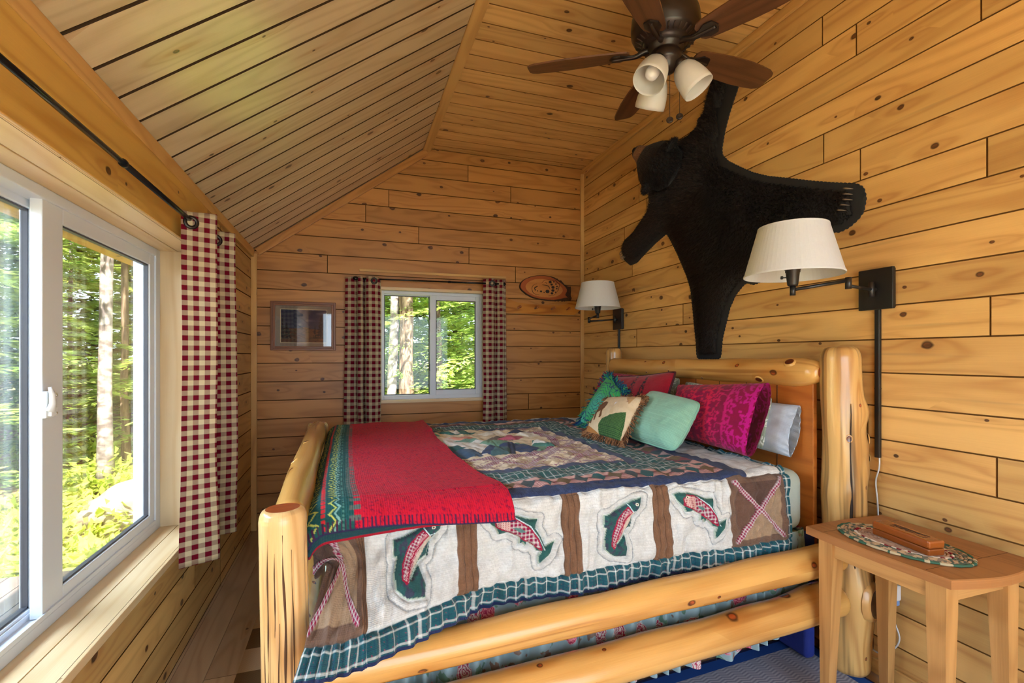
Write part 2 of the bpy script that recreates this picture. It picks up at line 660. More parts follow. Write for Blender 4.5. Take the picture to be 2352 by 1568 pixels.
# ------------------------------------------------------------------ the room
XL, XR, YB, YF, ZE, ZC, XG = -.689, 2.035, 4.0, -1.4, 2.065, 3.0, .600
TH = math.atan2(ZC - ZE, XG - XL)
SL = math.hypot(ZC - ZE, XG - XL)


def boards(name, O, U, V, N, rows, span, mats, joints=None, holes=(), clip=None, gap=.004, dep=.006, ext=.06, seed=1,
           auto_len=None, jgap=.0028, props=None, parent=None, side=0):
    """boards running along U, stacked along V, facing N; one mesh"""
    rs = random.Random(seed)
    O, U, V, N = [Vector(q) for q in (O, U, V, N)]
    mb = MB()
    flip = U.cross(V).dot(N) < 0

    def quad(pts, uv, rnd, mat):
        vs = [O + U * a + V * b + N * c for a, b, c in pts]
        if flip:
            vs, uv = vs[::-1], uv[::-1]
        mb.add(vs, [list(range(len(vs)))], [uv], rnd, mat)

    nrow = len(rows)
    for i, (v0, v1) in enumerate(rows):
        cuts = [v0, v1]
        for h in holes:
            cuts += [z for z in (h[2], h[3]) if v0 < z < v1]
        cuts = sorted(cuts)
        r_list = {}
        jl = sorted((joints or {}).get(i, []))
        if not jl and auto_len:
            p = span[0] + rs.uniform(.3, 1.0) * auto_len
            while p < span[1] - .25:
                jl.append(p)
                p += rs.uniform(.7, 1.3) * auto_len
        for c0, c1 in zip(cuts[:-1], cuts[1:]):
            mid = (c0 + c1) / 2
            ivs = [(span[0], span[1])]
            for h in holes:
                if h[2] < mid < h[3]:
                    nv = []
                    for a, b in ivs:
                        if h[0] > a:
                            nv.append((a, min(b, h[0])))
                        if h[1] < b:
                            nv.append((max(a, h[1]), b))
                    ivs = [q for q in nv if q[1] - q[0] > 1e-4]
            for a, b in ivs:
                js = [q for q in jl if a + .02 < q < b - .02]
                edges = [a] + js + [b]
                # backing behind the boards
                ea = a - ext if a == span[0] else a
                eb = b + ext if b == span[1] else b
                la0, la1 = ea, ea
                if clip:
                    la0, la1 = clip(c0, ea), clip(c1, ea)
                e0 = c0 - (ext if i == 0 else 0)
                e1 = c1 + (ext if i == nrow - 1 else 0)
                quad([(la0, e0, -dep), (eb, e0, -dep), (eb, e1, -dep), (la1, e1, -dep)], [(0, 0)] * 4, 0, 1)
                for k in range(len(edges) - 1):
                    p, q = edges[k], edges[k + 1]
                    key = k + (100 if a != span[0] else 0)
                    if key not in r_list:
                        r_list[key] = rs.random()
                    rnd = r_list[key]
                    gp = jgap if k else 0.0
                    gq = jgap if k < len(edges) - 2 else 0.0
                    p0 = p1 = pa = pb = p + gp
                    if clip and k == 0:
                        p0, p1 = clip(c0, p), clip(c1, p)
                        pa, pb = clip(c0 + gap, p), clip(c1 - gap, p)
                        if min(p0, p1) > q - .02:
                            continue
                    q_ = q - gq
                    lo_cut = abs(c0 - v0) < 1e-6
                    hi_cut = abs(c1 - v1) < 1e-6
                    ga, gb = (gap if lo_cut else 0), (gap if hi_cut else 0)
                    t = lambda x, y: (x, y - v0 + rnd * 3)
                    quad([(pa, c0 + ga, 0), (q_, c0 + ga, 0), (q_, c1 - gb, 0), (pb, c1 - gb, 0)],
                         [t(pa, c0 + ga), t(q_, c0 + ga), t(q_, c1 - gb), t(pb, c1 - gb)], rnd, 0)
                    if ga:
                        quad([(p0, c0 + ga * .35, -dep), (q_, c0 + ga * .35, -dep), (q_, c0 + ga, 0), (pa, c0 + ga, 0)],
                             [t(p0, c0), t(q_, c0), t(q_, c0 + ga), t(pa, c0 + ga)], rnd, side)
                    if gb:
                        quad([(pb, c1 - gb, 0), (q_, c1 - gb, 0), (q_, c1 - gb * .35, -dep), (p1, c1 - gb * .35, -dep)],
                             [t(pb, c1 - gb), t(q_, c1 - gb), t(q_, c1), t(p1, c1)], rnd, side)
                    if gp:
                        quad([(pa, c0, -dep), (pa, c0, 0), (pa, c1, 0), (pa, c1, -dep)], [t(pa, c0)] * 4, rnd, 1)
                    if gq:
                        quad([(q_, c0, 0), (q_, c0, -dep), (q_, c1, -dep), (q_, c1, 0)], [t(q_, c0)] * 4, rnd, 1)
    o = mb.build(name, mats, parent)
    o['kind'] = 'structure'
    return o


def rowset(lo, hi, w, phase):
    k = math.floor((lo - phase) / w)
    out, idx = [], []
    while phase + k * w < hi - 1e-6:
        a, b = max(lo, phase + k * w), min(hi, phase + (k + 1) * w)
        if b - a > .004:
            out.append((a, b))
            idx.append(k)
        k += 1
    return out, idx


# right wall (headboard wall)
rows, idx = rowset(0, ZC, .134, 1.222)
RJ = {11: [1.632, -.3], 10: [1.477, -.5], 7: [1.626, -.4, 3.3], 6: [1.46, -.2], 9: [1.05, 3.1], 5: [1.034, 3.19, -.6], 1: [1.025, 3.13],
      -3: [1.008], -2: [1.43, -.4], -7: [.988], 8: [.2, 3.0], 4: [.3, 2.2], 3: [.55, 3.4], 2: [.4, 2.6], 0: [.2], -1: [.5], -4: [.3], -5: [.75], -6: [.4], -8: [.2]}
wall_right = boards('wall_right', (XR, 0, 0), (0, 1, 0), (0, 0, 1), (-1, 0, 0), rows, (YF, YB), [m_wall, m_gapw],
                    joints={i: RJ.get(k, [.1]) for i, k in enumerate(idx)}, seed=3, gap=.0028, side=1)
# back wall with its window opening
W2 = (.242, 1.092, .932, 1.822)
rows, idx = rowset(0, ZC, .139, 1.096)
BJ = {9: [.121], 8: [.538], 12: [.951], 11: [1.332], 6: [-.162, 1.376], 7: [.959], -2: [1.498], 10: [.30], -4: [.2], 5: [1.7]}
clipL = lambda v, a: max(a, XL + (v - ZE) / (ZC - ZE) * (XG - XL)) if v > ZE else a
wall_back = boards('wall_back', (0, YB, 0), (1, 0, 0), (0, 0, 1), (0, -1, 0), rows, (XL, XR), [m_back, m_gap],
                   joints={i: BJ.get(k, []) for i, k in enumerate(idx)}, holes=[W2], clip=clipL, seed=5, gap=.003, side=1)
# left wall with the big slider
W1 = (.90, 2.72, .475, 1.79)
rows, idx = rowset(0, ZE, .1385, .475)
wall_left = boards('wall_left', (XL, 0, 0), (0, 1, 0), (0, 0, 1), (1, 0, 0), rows, (YF, YB), [m_wall, m_gap],
                   joints={i: [1.75 + .37 * ((i * 7) % 5) - .6, 3.1] for i in range(len(rows))}, holes=[W1], seed=9, gap=.0032, side=1)
# sloped and flat ceiling
rows, idx = rowset(YF, YB, .1555, 1.476)
ceil_s = boards('ceiling_slope', (XL, 0, ZE), (math.cos(TH), 0, math.sin(TH)), (0, 1, 0), (math.sin(TH), 0, -math.cos(TH)), rows, (0, SL),
                [m_slope, plain('dark_ceiling_gap', srgb(58, 44, 32), rough=.95, spec=.05)], seed=12, gap=.0065, dep=.009, side=1)
rows, idx = rowset(YF, YB, .1385, 2.26)
ceil_f = boards('ceiling_flat', (0, 0, ZC), (1, 0, 0), (0, 1, 0), (0, 0, -1), rows, (XG, XR), [m_flat, m_gapw],
                joints={4: [1.3], 17: [1.6]}, seed=14, gap=.0038, side=1)
# floor boards run towards the back wall
rows, idx = rowset(XL, XR, .125, -.55)
floor = boards('floor', (0, 0, 0), (0, 1, 0), (1, 0, 0), (0, 0, 1), rows, (YF, YB), [m_floor, plain('floor_gap', srgb(74, 54, 38))], seed=20,
               auto_len=1.4, gap=.0015, dep=.003, jgap=.001)
# wall behind the camera, with a made-up opening to let fill light in
rows, idx = rowset(0, ZC, .139, 1.096)
wall_front = boards('wall_front', (0, YF, 0), (1, 0, 0), (0, 0, 1), (0, 1, 0), rows, (XL, XR), [m_back, m_gap],
                    holes=[(-.45, 1.85, .05, 2.05)], clip=clipL, seed=6)


def trim(name, lo, hi, axis, mat=None, ch=.004, M=None, parent=None):
    mb = MB()
    add_box(mb, lo, hi, axis, ch, M=M)
    o = mb.build(name, mat or m_trim, parent)
    if parent is None:
        o['kind'] = 'structure'
    return o


trim('trim_1', (XL, YF, ZE - .046), (XL + .022, YB, ZE + .012), 1)                       # eave strip, left wall
# ridge strip between slope and flat ceiling
trim('trim_2', (XG - .032, YF, ZC - .030), (XG + .034, YB - .002, ZC - .003), 1, ch=.008)
trim('trim_3', (XR - .02, YF, ZC - .052), (XR - .0005, YB, ZC - .001), 1, ch=.006)       # right wall crown
trim('trim_4', (XL + .0005, YB - .02, 0), (XL + .040, YB - .0005, ZE - .02), 2)           # back left corner batten
trim('trim_5', (XR - .034, YB - .02, 0), (XR - .0005, YB - .0005, ZC - .05), 2)          # back right corner batten
# rake strip along the slope on the back wall
Mr = Matrix.Translation((XL, YB, ZE)) @ Matrix.Rotation(-TH, 4, 'Y')
mb = MB()
add_box(mb, (.03, -.02, -.058), (SL - .02, -.0005, -.002), 0, .004, M=Mr)
o = mb.build('trim_6', m_back)
o['kind'] = 'structure'
# thin ledge over the back window
trim('trim_7', (.072, YB - .018, 1.955), (1.285, YB - .0005, 1.976), 0)
trim('baseboard_back', (XL + .04, YB - .014, 0.001), (XR - .035, YB - .0005, .07), 0, m_back)
trim('baseboard_right', (XR - .014, YF, 0.001), (XR - .0005, YB - .02, .06), 1, m_wall)

# ---- big slider in the left wall
XO = -.86
mb = MB()   # outer vinyl frame
y0, y1, z0, z1 = W1
for lo, hi, ax in (((-.945, y0, z0), (-.855, y0 + .05, z1), 2), ((-.945, y1 - .055, z0), (-.855, y1, z1), 2),
                   ((-.945, y0 + .05, z0), (-.855, y1 - .055, z0 + .035), 1), ((-.945, y0 + .05, z1 - .035), (-.855, y1 - .055, z1), 1)):
    add_box(mb, lo, hi, ax, .004)
# raised track ribs along the foot of the frame
add_box(mb, (-.905, y0 + .05, z0 + .035), (-.899, y1 - .055, z0 + .052), 1)
add_box(mb, (-.862, y0 + .05, z0 + .035), (-.856, y1 - .055, z0 + .050), 1)
win1 = mb.build('window_1', m_vinyl)
win1['kind'] = 'structure'


def sash(name, parent, xa, xb, ya, yb, za, zb, sl, sr, hb, ht, plane='x', bead=.006):
    """a vinyl sash in the wall plane, with gasket and its pane"""
    mb = MB()

    def bx(lo, hi, ax, mat=0, ch=.003):
        if plane == 'y':
            lo, hi = (lo[1], lo[0], lo[2]), (hi[1], hi[0], hi[2])
            ax = {1: 0, 2: 2}[ax]
        add_box(mb, lo, hi, ax, ch, mat=mat)
    bx((xa, ya, za), (xb, ya + sl, zb), 2)
    bx((xa, yb - sr, za), (xb, yb, zb), 2)
    bx((xa, ya + sl, za), (xb, yb - sr, za + hb), 1)
    bx((xa, ya + sl, zb - ht), (xb, yb - sr, zb), 1)
    o = mb.build(name, m_vinyl, parent)
    mb = MB()
    xm = (xa + xb) / 2
    for lo, hi, ax in (((xm - .008, ya + sl - .002, za + hb), (xm + .008, ya + sl + bead, zb - ht), 2), ((xm - .008, yb - sr - bead, za + hb), (xm + .008, yb - sr + .002, zb - ht), 2),
                       ((xm - .008, ya + sl, za + hb - .002), (xm + .008, yb - sr, za + hb + bead), 1), ((xm - .008, ya + sl, zb - ht - bead), (xm + .008, yb - sr, zb - ht + .002), 1)):
        bx(lo, hi, ax, 0, 0)
    mb.build('gasket', m_seal, o)
    mb = MB()
    bx((xm - .002, ya + sl, za + hb), (xm + .002, yb - sr, zb - ht), 2, 0, 0)
    mb.build('pane', m_glass, o)
    return o


sash('fixed_sash', win1, -.935, -.905, y0 + .045, 1.885, z0 + .03, z1 - .03, .04, .05, .03, .03)
sl = sash('sliding_sash', win1, -.893, -.862, 1.80, y1 - .05, z0 + .037, z1 - .034, .108, .055, .05, .05)
mb = MB()   # latch body with its two screws and lever
add_box(mb, (-.862, 1.786, 1.105), (-.846, 1.830, 1.185), 2, .005)
add_box(mb, (-.847, 1.792, 1.110), (-.836, 1.826, 1.138), 2, .004)
add_box(mb, (-.847, 1.804, 1.160), (-.840, 1.828, 1.182), 2, .003)
la = mb.build('latch', m_white, win1)
mb = MB()
add_tube(mb, [(-.840, 1.794, 1.128), (-.833, 1.790, 1.150), (-.833, 1.788, 1.175), (-.838, 1.788, 1.198)], [.011, .008, .007, .005], 10)
mb.build('latch_lever', m_white, la)
mb = MB()
for z in (1.118, 1.172):
    add_tube(mb, [(-.842, 1.818, z), (-.8345, 1.818, z)], [.004, .004], 10)
mb.build('screw', m_steel, la)
# sill, jambs and soffit of the recess
mb = MB()
add_box(mb, (-.95, y0 - .03, z0 - .03), (-.786, y1 + .03, z0), 1, .001)
add_box(mb, (-.784, y0 - .03, z0 - .03), (XL + .006, y1 + .03, z0 - .001), 1, .003)
mb.build('sill', m_pale, win1)
mb = MB()
add_box(mb, (-.95, y0 - .03, z1), (-.786, y1 + .03, z1 + .03), 1, .001)
add_box(mb, (-.783, y0 - .03, z1 + .001), (XL + .004, y1 + .03, z1 + .03), 1, .004)
mb.build('head_jamb', m_pale, win1)
for ya, yb in ((y0 - .03, y0), (y1, y1 + .03)):
    mb = MB()
    add_box(mb, (-.95, ya, z0), (XL + .002, yb, z1), 2, .001)
    mb.build('side_jamb', m_pale, win1)
# casing boards over the big window: upper one stands proud of the lower
trim('trim_8', (XL, .6, 1.905), (XL + .020, 2.76, ZE - .046), 1, m_yellow)
trim('trim_9', (XL, .6, z1 + .004), (XL + .007, 2.76, 1.905), 1, m_yellow, ch=.002)

# ---- back window
x0, x1, za, zb = W2
YO = YB + .085
mb = MB()
for lo, hi, ax in (((x0, YO - .03, za), (x0 + .022, YO + .05, zb), 2), ((x1 - .022, YO - .03, za), (x1, YO + .05, zb), 2),
                   ((x0 + .022, YO - .03, za), (x1 - .022, YO + .05, za + .030), 0), ((x0 + .022, YO - .03, zb - .026), (x1 - .022, YO + .05, zb), 0)):
    add_box(mb, lo, hi, ax, .003)
win2 = mb.build('window_2', m_vinyl)
win2['kind'] = 'structure'
sash('fixed_sash', win2, YO + .015, YO + .04, x0 + .016, .672, za + .02, zb - .018, .012, .03, .014, .014, plane='y')
sash('sliding_sash', win2, YO - .022, YO + .006, .640, x1 - .02, za + .026, zb - .024, .050, .038, .045, .038, plane='y')
mb = MB()
for z in (1.19, 1.62):
    add_box(mb, (.632, YO - .020, z - .03), (.641, YO - .008, z + .03), 2, .002)
mb.build('sash_pull', m_seal, win2)
for nm, lo, hi, ax in (('sill', (x0 - .02, YB - .012, za - .022), (x1 + .02, YO + .06, za), 0), ('head_jamb', (x0 - .02, YB - .004, zb), (x1 + .02, YO + .06, zb + .022), 0),
                       ('side_jamb', (x0 - .022, YB - .004, za), (x0, YO + .06, zb), 2), ('side_jamb', (x1, YB - .004, za), (x1 + .022, YO + .06, zb), 2)):
    mb = MB()
    add_box(mb, lo, hi, ax, .002)
    mb.build(nm, m_pale, win2)
# ------------------------------------------------------------------ log bed
def log(name, parent, a, b, r0, r1, mat=None, seed=0, wob=.10, taper=(.6, .6), n=40, seg=28, knots=(), flute=0.0, bulges=(), bow=0.0, dome=(.03, .03), cap=True, topfrac=.62):
    """one peeled log from a to b; knots: (t, angle, size) dark red branch stubs; flute: vertical grooves"""
    A, B = Vector(a), Vector(b)
    L = (B - A).length
    D = (B - A).normalized()
    up = Vector((0, 0, 1)) if abs(D.z) < .9 else Vector((0, 1, 0))
    X = D.cross(up).normalized()
    Y = D.cross(X)
    rs = random.Random(seed)
    ph = [(rs.uniform(0, 6.3), rs.uniform(0, 6.3), rs.uniform(1.5, 4.5)) for _ in range(6)]
    FL = [(k * .70 + rs.uniform(-.2, .2), rs.uniform(.5, 1.2), rs.uniform(.06, .13)) for k in range(9)]
    ts = []
    for i in range(n + 1):
        ts.append(i / n)
    ts = sorted(set(ts + [dome[0] / L * q for q in (.12, .3, .6, 1)] + [1 - dome[1] / L * q for q in (.12, .3, .6, 1)]))

    def rad(t, ang):
        s = t * L
        r = r0 + (r1 - r0) * t
        w = sum(math.sin(ang * (1 + j % 3) + p[0] + s * p[2] * 1.7) * math.sin(s * p[2] * 2.3 + p[1]) for j, p in enumerate(ph)) * wob / 3
        r *= 1 + w
        if flute:
            gr = sum(dp * math.exp(-((((ang - g0 - .12 * math.sin(s * 3 + g0)) + PI) % (2 * PI) - PI) / wd) ** 2) for g0, dp, wd in FL)
            r *= 1 - flute * gr * float(sm(np.array(s), 0, L * .2) * (1 - sm(np.array(s), L - .15, L - .06)))
        for (tb, ab, hb, wb) in bulges:
            da = (ang - ab + PI) % (2 * PI) - PI
            r += hb * math.exp(-((t - tb) * L / wb) ** 2 - (da / .8) ** 2)
        for e, d in ((s, dome[0]), (L - s, dome[1])):
            if e < d:
                q = 1 - e / d
                r *= topfrac + (1 - topfrac) * math.sqrt(max(0, 1 - q * q))
        return float(r)

    verts, faces, uvs, mats, smo = [], [], [], [], []
    for t in ts:
        c = A + (B - A) * t + Y * (bow * math.sin(PI * t))
        for k in range(seg):
            ang = 2 * PI * k / seg
            r = rad(t, ang)
            verts.append(c + (X * math.cos(ang) + Y * math.sin(ang)) * r)
    circ = 2 * PI * (r0 + r1) / 2
    for i in range(len(ts) - 1):
        for k in range(seg):
            k2 = (k + 1) % seg
            faces.append((i * seg + k, i * seg + k2, (i + 1) * seg + k2, (i + 1) * seg + k))
            uvs.append([(ts[i] * L, circ * k / seg), (ts[i] * L, circ * (k + 1) / seg), (ts[i + 1] * L, circ * (k + 1) / seg), (ts[i + 1] * L, circ * k / seg)])
            mats.append(0)
            smo.append(True)
    for e in (0, len(ts) - 1):
        ix = [e * seg + k for k in range(seg)]
        if e == 0:
            ix = ix[::-1]
        faces.append(ix)
        uvs.append([(.1 * math.cos(j * 2 * PI / seg), .1 * math.sin(j * 2 * PI / seg)) for j in range(seg)])
        mats.append(1)
        smo.append(False)
    mb = MB()
    mb.add(verts, faces, uvs, rs.random(), mats, smo)
    for (t, ang, sz) in knots:
        c = A + (B - A) * t + Y * (bow * math.sin(PI * t))
        N = X * math.cos(ang) + Y * math.sin(ang)
        p = c + N * (rad(t, ang) - sz * .1)
        T = D.cross(N)
        vs, fs = [], []
        prof = [(1.5, -.25), (1.25, .16), (1.0, .26), (.8, .2), (.4, .12)]
        for pr, h in prof:
            for k in range(14):
                a_ = 2 * PI * k / 14
                vs.append(p + (D * math.cos(a_) * 1.35 + T * math.sin(a_)) * sz * pr + N * (h * sz))
        for i in range(len(prof) - 1):
            for k in range(14):
                fs.append((i * 14 + k, i * 14 + (k + 1) % 14, (i + 1) * 14 + (k + 1) % 14, (i + 1) * 14 + k))
        ml = [0 if f[0] < 14 * 2 else 2 for f in fs]
        fs.append([(len(prof) - 1) * 14 + k for k in range(14)])
        ml.append(2)
        mb.add(vs, fs, [[(.01 * i, .01) for i in range(len(f))] for f in fs], .5, ml, True)
    return mb.build(name, [mat or m_log, m_heart, m_knob], parent)


bed = thing('log_bed', 'honey-coloured peeled log bed frame made up with a fish quilt', 'bed', (.87, 2.31, 0))
log('headboard_post', bed, (1.955, 1.452, 0), (1.910, 1.455, 1.327), .082, .073, m_log2, 3, .08, seg=32, n=60, dome=(.04, .05),
    bulges=[(.80, 2.4, .018, .05), (.62, 3.0, .03, .07), (.70, 3.0, .024, .05), (.55, .3, .010, .05), (.30, 3.0, .018, .08), (.25, 1.3, .02, .10), (.17, 1.6, .014, .1), (.4, 3.2, .01, .06)],
    knots=[(.715, 2.45, .013), (.655, 2.75, .013), (.805, 2.5, .008), (.725, .95, .010), (.49, 2.7, .010), (.235, 1.75, .042), (.105, 2.0, .016), (.36, 2.5, .008)])
log('headboard_post', bed, (1.915, 3.24, 0), (1.905, 3.24, 1.347), .064, .056, m_log2, 8, .08, dome=(.03, .03))
log('footboard_post', bed, (-.150, 1.385, 0), (-.166, 1.390, .893), .060, .057, m_log3, 5, .03, n=90, seg=110, flute=.10, dome=(.03, .032), topfrac=.72, knots=[(.9, 3.6, .008), (.6, 3.5, .008)])
log('footboard_post', bed, (-.178, 3.20, 0), (-.184, 3.20, .880), .062, .059, m_log2, 15, .05, dome=(.03, .03), topfrac=.7, knots=[(.93, 1.2, .012)])
log('headboard_rail', bed, (1.872, 1.50, 1.222), (1.885, 3.22, 1.218), .062, .054, m_log, 21, .09, bow=.008, dome=(.14, .03), topfrac=.42,
    knots=[(.07, 3.9, .016), (.17, 2.4, .014), (.40, 2.3, .006), (.56, 2.9, .006), (.7, 2.6, .006)])
log('footboard_rail', bed, (-.160, 1.44, .838), (-.182, 3.16, .846), .050, .052, m_log, 31, .10, bow=-.01, dome=(.03, .03), knots=[(.35, 3.9, .012), (.55, 4.4, .010)])
log('footboard_rail', bed, (-.150, 1.44, .36), (-.178, 3.16, .36), .048, .05, m_log, 32, .10, dome=(.03, .03))
log('side_rail', bed, (-.11, 1.388, .432), (1.855, 1.425, .487), .052, .060, m_log, 41, .09, bow=.0, n=60,
    knots=[(.22, 2.2, .010), (.40, 2.5, .011), (.43, 2.2, .010), (.60, 3.4, .009), (.69, 2.6, .012), (.78, 3.1, .008), (.30, 3.2, .007)])
log('side_rail', bed, (-.11, 1.388, .262), (1.865, 1.425, .317), .058, .062, m_log, 44, .10, bow=.012, n=60, knots=[(.93, 3.7, .010), (.5, 2.6, .006)],
    bulges=[(.93, 4.2, .014, .12)])
log('side_rail', bed, (-.12, 3.27, .45), (1.87, 3.27, .47), .052, .056, m_log, 47, .09)
# crack lines on the big post and the rails are their own thin dark fissures
mb = MB()
pts = []
for i in range(26):
    t = i / 25
    z = .05 + 1.05 * t
    cx_, cy_ = 1.955 - .045 * z / 1.327, 1.4535
    ang = -2.13 + .05 * math.sin(z * 7) + .03 * math.sin(z * 19)
    r_ = .0805 - .009 * z / 1.327
    pts.append((cx_ + math.cos(ang) * r_, cy_ + math.sin(ang) * r_, z))
add_tube(mb, pts, [.0045 * math.sin(PI * min(1, max(.03, i / 25))) + .001 for i in range(26)], 8, mat=0)
mb.build('crack', m_ink, bed)
for ang0, z0_, z1_, w_ in ((-1.05, .10, .80, .0022), (-1.50, .28, .84, .0034), (-1.72, .05, .62, .0018), (-2.10, .36, .83, .0024), (-.72, .0, .55, .0020), (-1.28, .0, .50, .0020), (-1.86, .55, .80, .0016), (-2.35, .1, .6, .0020)):
    pts = []
    for i in range(24):
        t = i / 23
        z = z0_ + (z1_ - z0_) * t
        ang = ang0 + .07 * math.sin(z * 5 + ang0 * 5) + .02 * math.sin(z * 23)
        cx_, cy_ = -.150 - .016 * z / .893, 1.385 + .005 * z / .893
        pts.append((cx_ + math.cos(ang) * .0572, cy_ + math.sin(ang) * .0572, z))
    mb = MB()
    add_tube(mb, pts, [w_ * (math.sin(PI * min(.97, max(.03, i / 23))) ** .5) * (1.0 + .2 * math.sin(i * .9 + ang0)) for i in range(24)], 8)
    mb.build('crack', m_fissure, bed)
mb = MB()
add_box(mb, (1.862, 1.535, .46), (1.884, 3.18, 1.20), 1, .003)
for k in range(1, 9):
    y = 1.535 + k * .1825
    add_box(mb, (1.8605, y - .0015, .47), (1.8635, y + .0015, 1.19), 2, mat=1)
mb.build('headboard_panel', [m_panel, m_ink], bed)
mb = MB()   # cleats and slats that carry the mattress
add_box(mb, (-.05, 1.56, .26), (1.78, 1.59, .327), 0)
add_box(mb, (-.05, 3.11, .26), (1.78, 3.14, .327), 0)
for k in range(9):
    add_box(mb, (-.05 + k * .215, 1.56, .30), (.03 + k * .215, 3.14, .325), 1)
mb.build('slats', m_panel, bed)
log('headboard_rail', bed, (1.89, 1.50, .42), (1.89, 3.20, .42), .045, .045, m_heart, 57, .1)
settle(bed)


def soft_box(name, lo, hi, r, mat, parent=None, n=6, puff=.01):
    bm = bmesh.new()
    bmesh.ops.create_cube(bm, size=1.0)
    for v in bm.verts:
        v.co = Vector([lo[i] if v.co[i] < 0 else hi[i] for i in range(3)])
    bmesh.ops.bevel(bm, geom=bm.edges[:], offset=r, segments=n, profile=.5, affect='EDGES')
    me = bpy.data.meshes.new(name)
    bm.to_mesh(me)
    bm.free()
    me.uv_layers.new(name='UVMap')
    for p in me.polygons:
        p.use_smooth = True
    me.materials.append(mat)
    return link(name, me, parent)


m_sheet = plain('sage_grey_sheet', srgb(170, 182, 172), rough=.9, bump=.002, bscale=30)
ZT = .828
matt = soft_box('mattress', (-.07, 1.515, .56), (1.80, 3.19, ZT - .012), .055, m_sheet)
matt['label'] = 'thick mattress under a grey-green fitted sheet, its corner showing beside the headboard'
matt['category'] = 'mattress'
boxs = soft_box('box_spring', (-.06, 1.53, .327), (1.80, 3.18, .555), .02, m_sheet)
boxs['label'] = 'box spring hidden behind the floral ruffle, under the mattress'
boxs['category'] = 'box spring'

# ------------------------------------------------------------------ gathered floral bed skirt
Mf = Mat('floral_cotton', rough=.9, spec=.15)
u, v = Mf.uv()
uu = u + (Mf.noise(Mf.vec(u * 9, v * 9), detail=1) - .5) * .05
vo = Mf.voro(Mf.vec(uu * 7.2, v * 7.2))
dist = S(Mf.nt, vo.outputs['Distance'])
sc_ = Mf.node('ShaderNodeSeparateColor')
Mf.nt.links.new(vo.outputs['Color'], sc_.inputs[0])
k0, k1, k2 = [S(Mf.nt, sc_.outputs[i]) for i in range(3)]
pet = ((Mf.noise(Mf.vec(u * 55, v * 55), detail=2) - .5) * .30 + dist)
rose = (1.0 - pet.step(.24, .30)) * k0.gt(.16)
ringp = ((pet * 75.0).sin() * .5 + .5)
leafn = Mf.noise(Mf.vec(u * 26, v * 26, k1), detail=1.5)
leaf = leafn.step(.58, .62)
bg = Mf.mix(leaf * .8, srgb(142, 166, 172), Mf.mix(k2.gt(.5), srgb(122, 84, 62), srgb(84, 120, 92)))
pink = Mf.mix(ringp, srgb(172, 48, 84), Mf.mix(k1.gt(.35), srgb(222, 214, 206), srgb(226, 142, 152)))
Mf.color(Mf.mix(rose, bg, pink))
m_floral = Mf.m


def skirt_strip(path_pts, ztop, zbot_fn, fold=.019, per=.05, seed=1, n=2600, m=16):
    P = np.array(path_pts, float)
    seg = np.hypot(*(P[1:] - P[:-1]).T)
    cum = np.concatenate([[0], np.cumsum(seg)])
    s = np.linspace(0, cum[-1], n)
    X = np.interp(s, cum, P[:, 0])
    Y = np.interp(s, cum, P[:, 1])
    tx, ty = np.gradient(X), np.gradient(Y)
    L = np.hypot(tx, ty)
    nx, ny = ty / L, -tx / L
    w = vnoise(s * 9, s * 0 + .3, seed)
    ph = 2 * PI * s / per + w * 3.0
    t = np.linspace(0, 1, m)[:, None]
    amp = fold * (.25 + .9 * t) * (1 + .5 * vnoise(s * 5, s * 0 + 2.5, seed + 1))
    off = amp * np.sin(ph) + t * .012
    zb = np.array([zbot_fn(q) for q in s]) + .012 * vnoise(s * 6, s * 0 + 7.7, seed + 2)
    Z = ztop + (zb - ztop) * t
    PX = X + nx * off
    PY = Y + ny * off
    pts = np.stack([np.broadcast_to(PX, Z.shape), np.broadcast_to(PY, Z.shape), Z], -1)
    arc = np.concatenate([[0], np.cumsum(np.hypot(np.diff(PX[-1]), np.diff(PY[-1])))])
    uv = np.stack([np.broadcast_to(arc, Z.shape), Z + 0 * arc], -1)
    return pts, uv


pts, uv = skirt_strip([(-.05, 3.19), (-.065, 1.53), (-.05, 1.502), (1.76, 1.502), (1.795, 1.53), (1.795, 1.75)], .575,
                      lambda s: .135 + (.10 if 3.0 < s < 3.06 else 0) + .06 * math.exp(-((s - 3.52) / .25) ** 2), per=.078)
skirt = grid_obj('bed_skirt', pts, uv, None, m_floral)
skirt['label'] = 'gathered blue-grey bed skirt printed with pink and white roses, behind the log side rails'
skirt['category'] = 'bed skirt'

# ------------------------------------------------------------------ the quilt
m_quilt = vcol('pieced_quilt_cotton', rough=.92, sheen=.1, weave=900, bump=.0008)
TEAL, NAVY, WHITE, TAN, BRN, BUR = lin(34, 84, 88), lin(44, 54, 86), lin(202, 206, 208), lin(206, 186, 154), lin(118, 92, 74), lin(140, 26, 62)
RUST, OLIVE, CREAM, SAGE = lin(196, 140, 130), lin(112, 96, 58), lin(222, 206, 176), lin(124, 150, 128)


def lerp(a, b, t):
    return a * (1 - t[..., None]) + b * t[..., None]


def stripes(a, per, w, ph=0.0):
    return (((a / per + ph) % 1.0) < w).astype(float)


def plaid(a, b, base, per=.034):
    c = np.broadcast_to(base, a.shape + (3,)).copy()
    fa, fb = stripes(a, per, .14), stripes(b, per, .14)
    ga, gb = stripes(a, per, .07, .45), stripes(b, per, .07, .45)
    c = lerp(c, lin(24, 44, 84), .45 * np.clip(ga + gb, 0, 1))
    c = lerp(c, lin(200, 206, 206), np.clip(.62 * fa + .62 * fb - .2 * fa * fb, 0, 1))
    dots = stripes(a, per * .5, .12, .22) * stripes(b, per * .5, .12, .22)
    return lerp(c, lin(160, 50, 90), dots * .7)


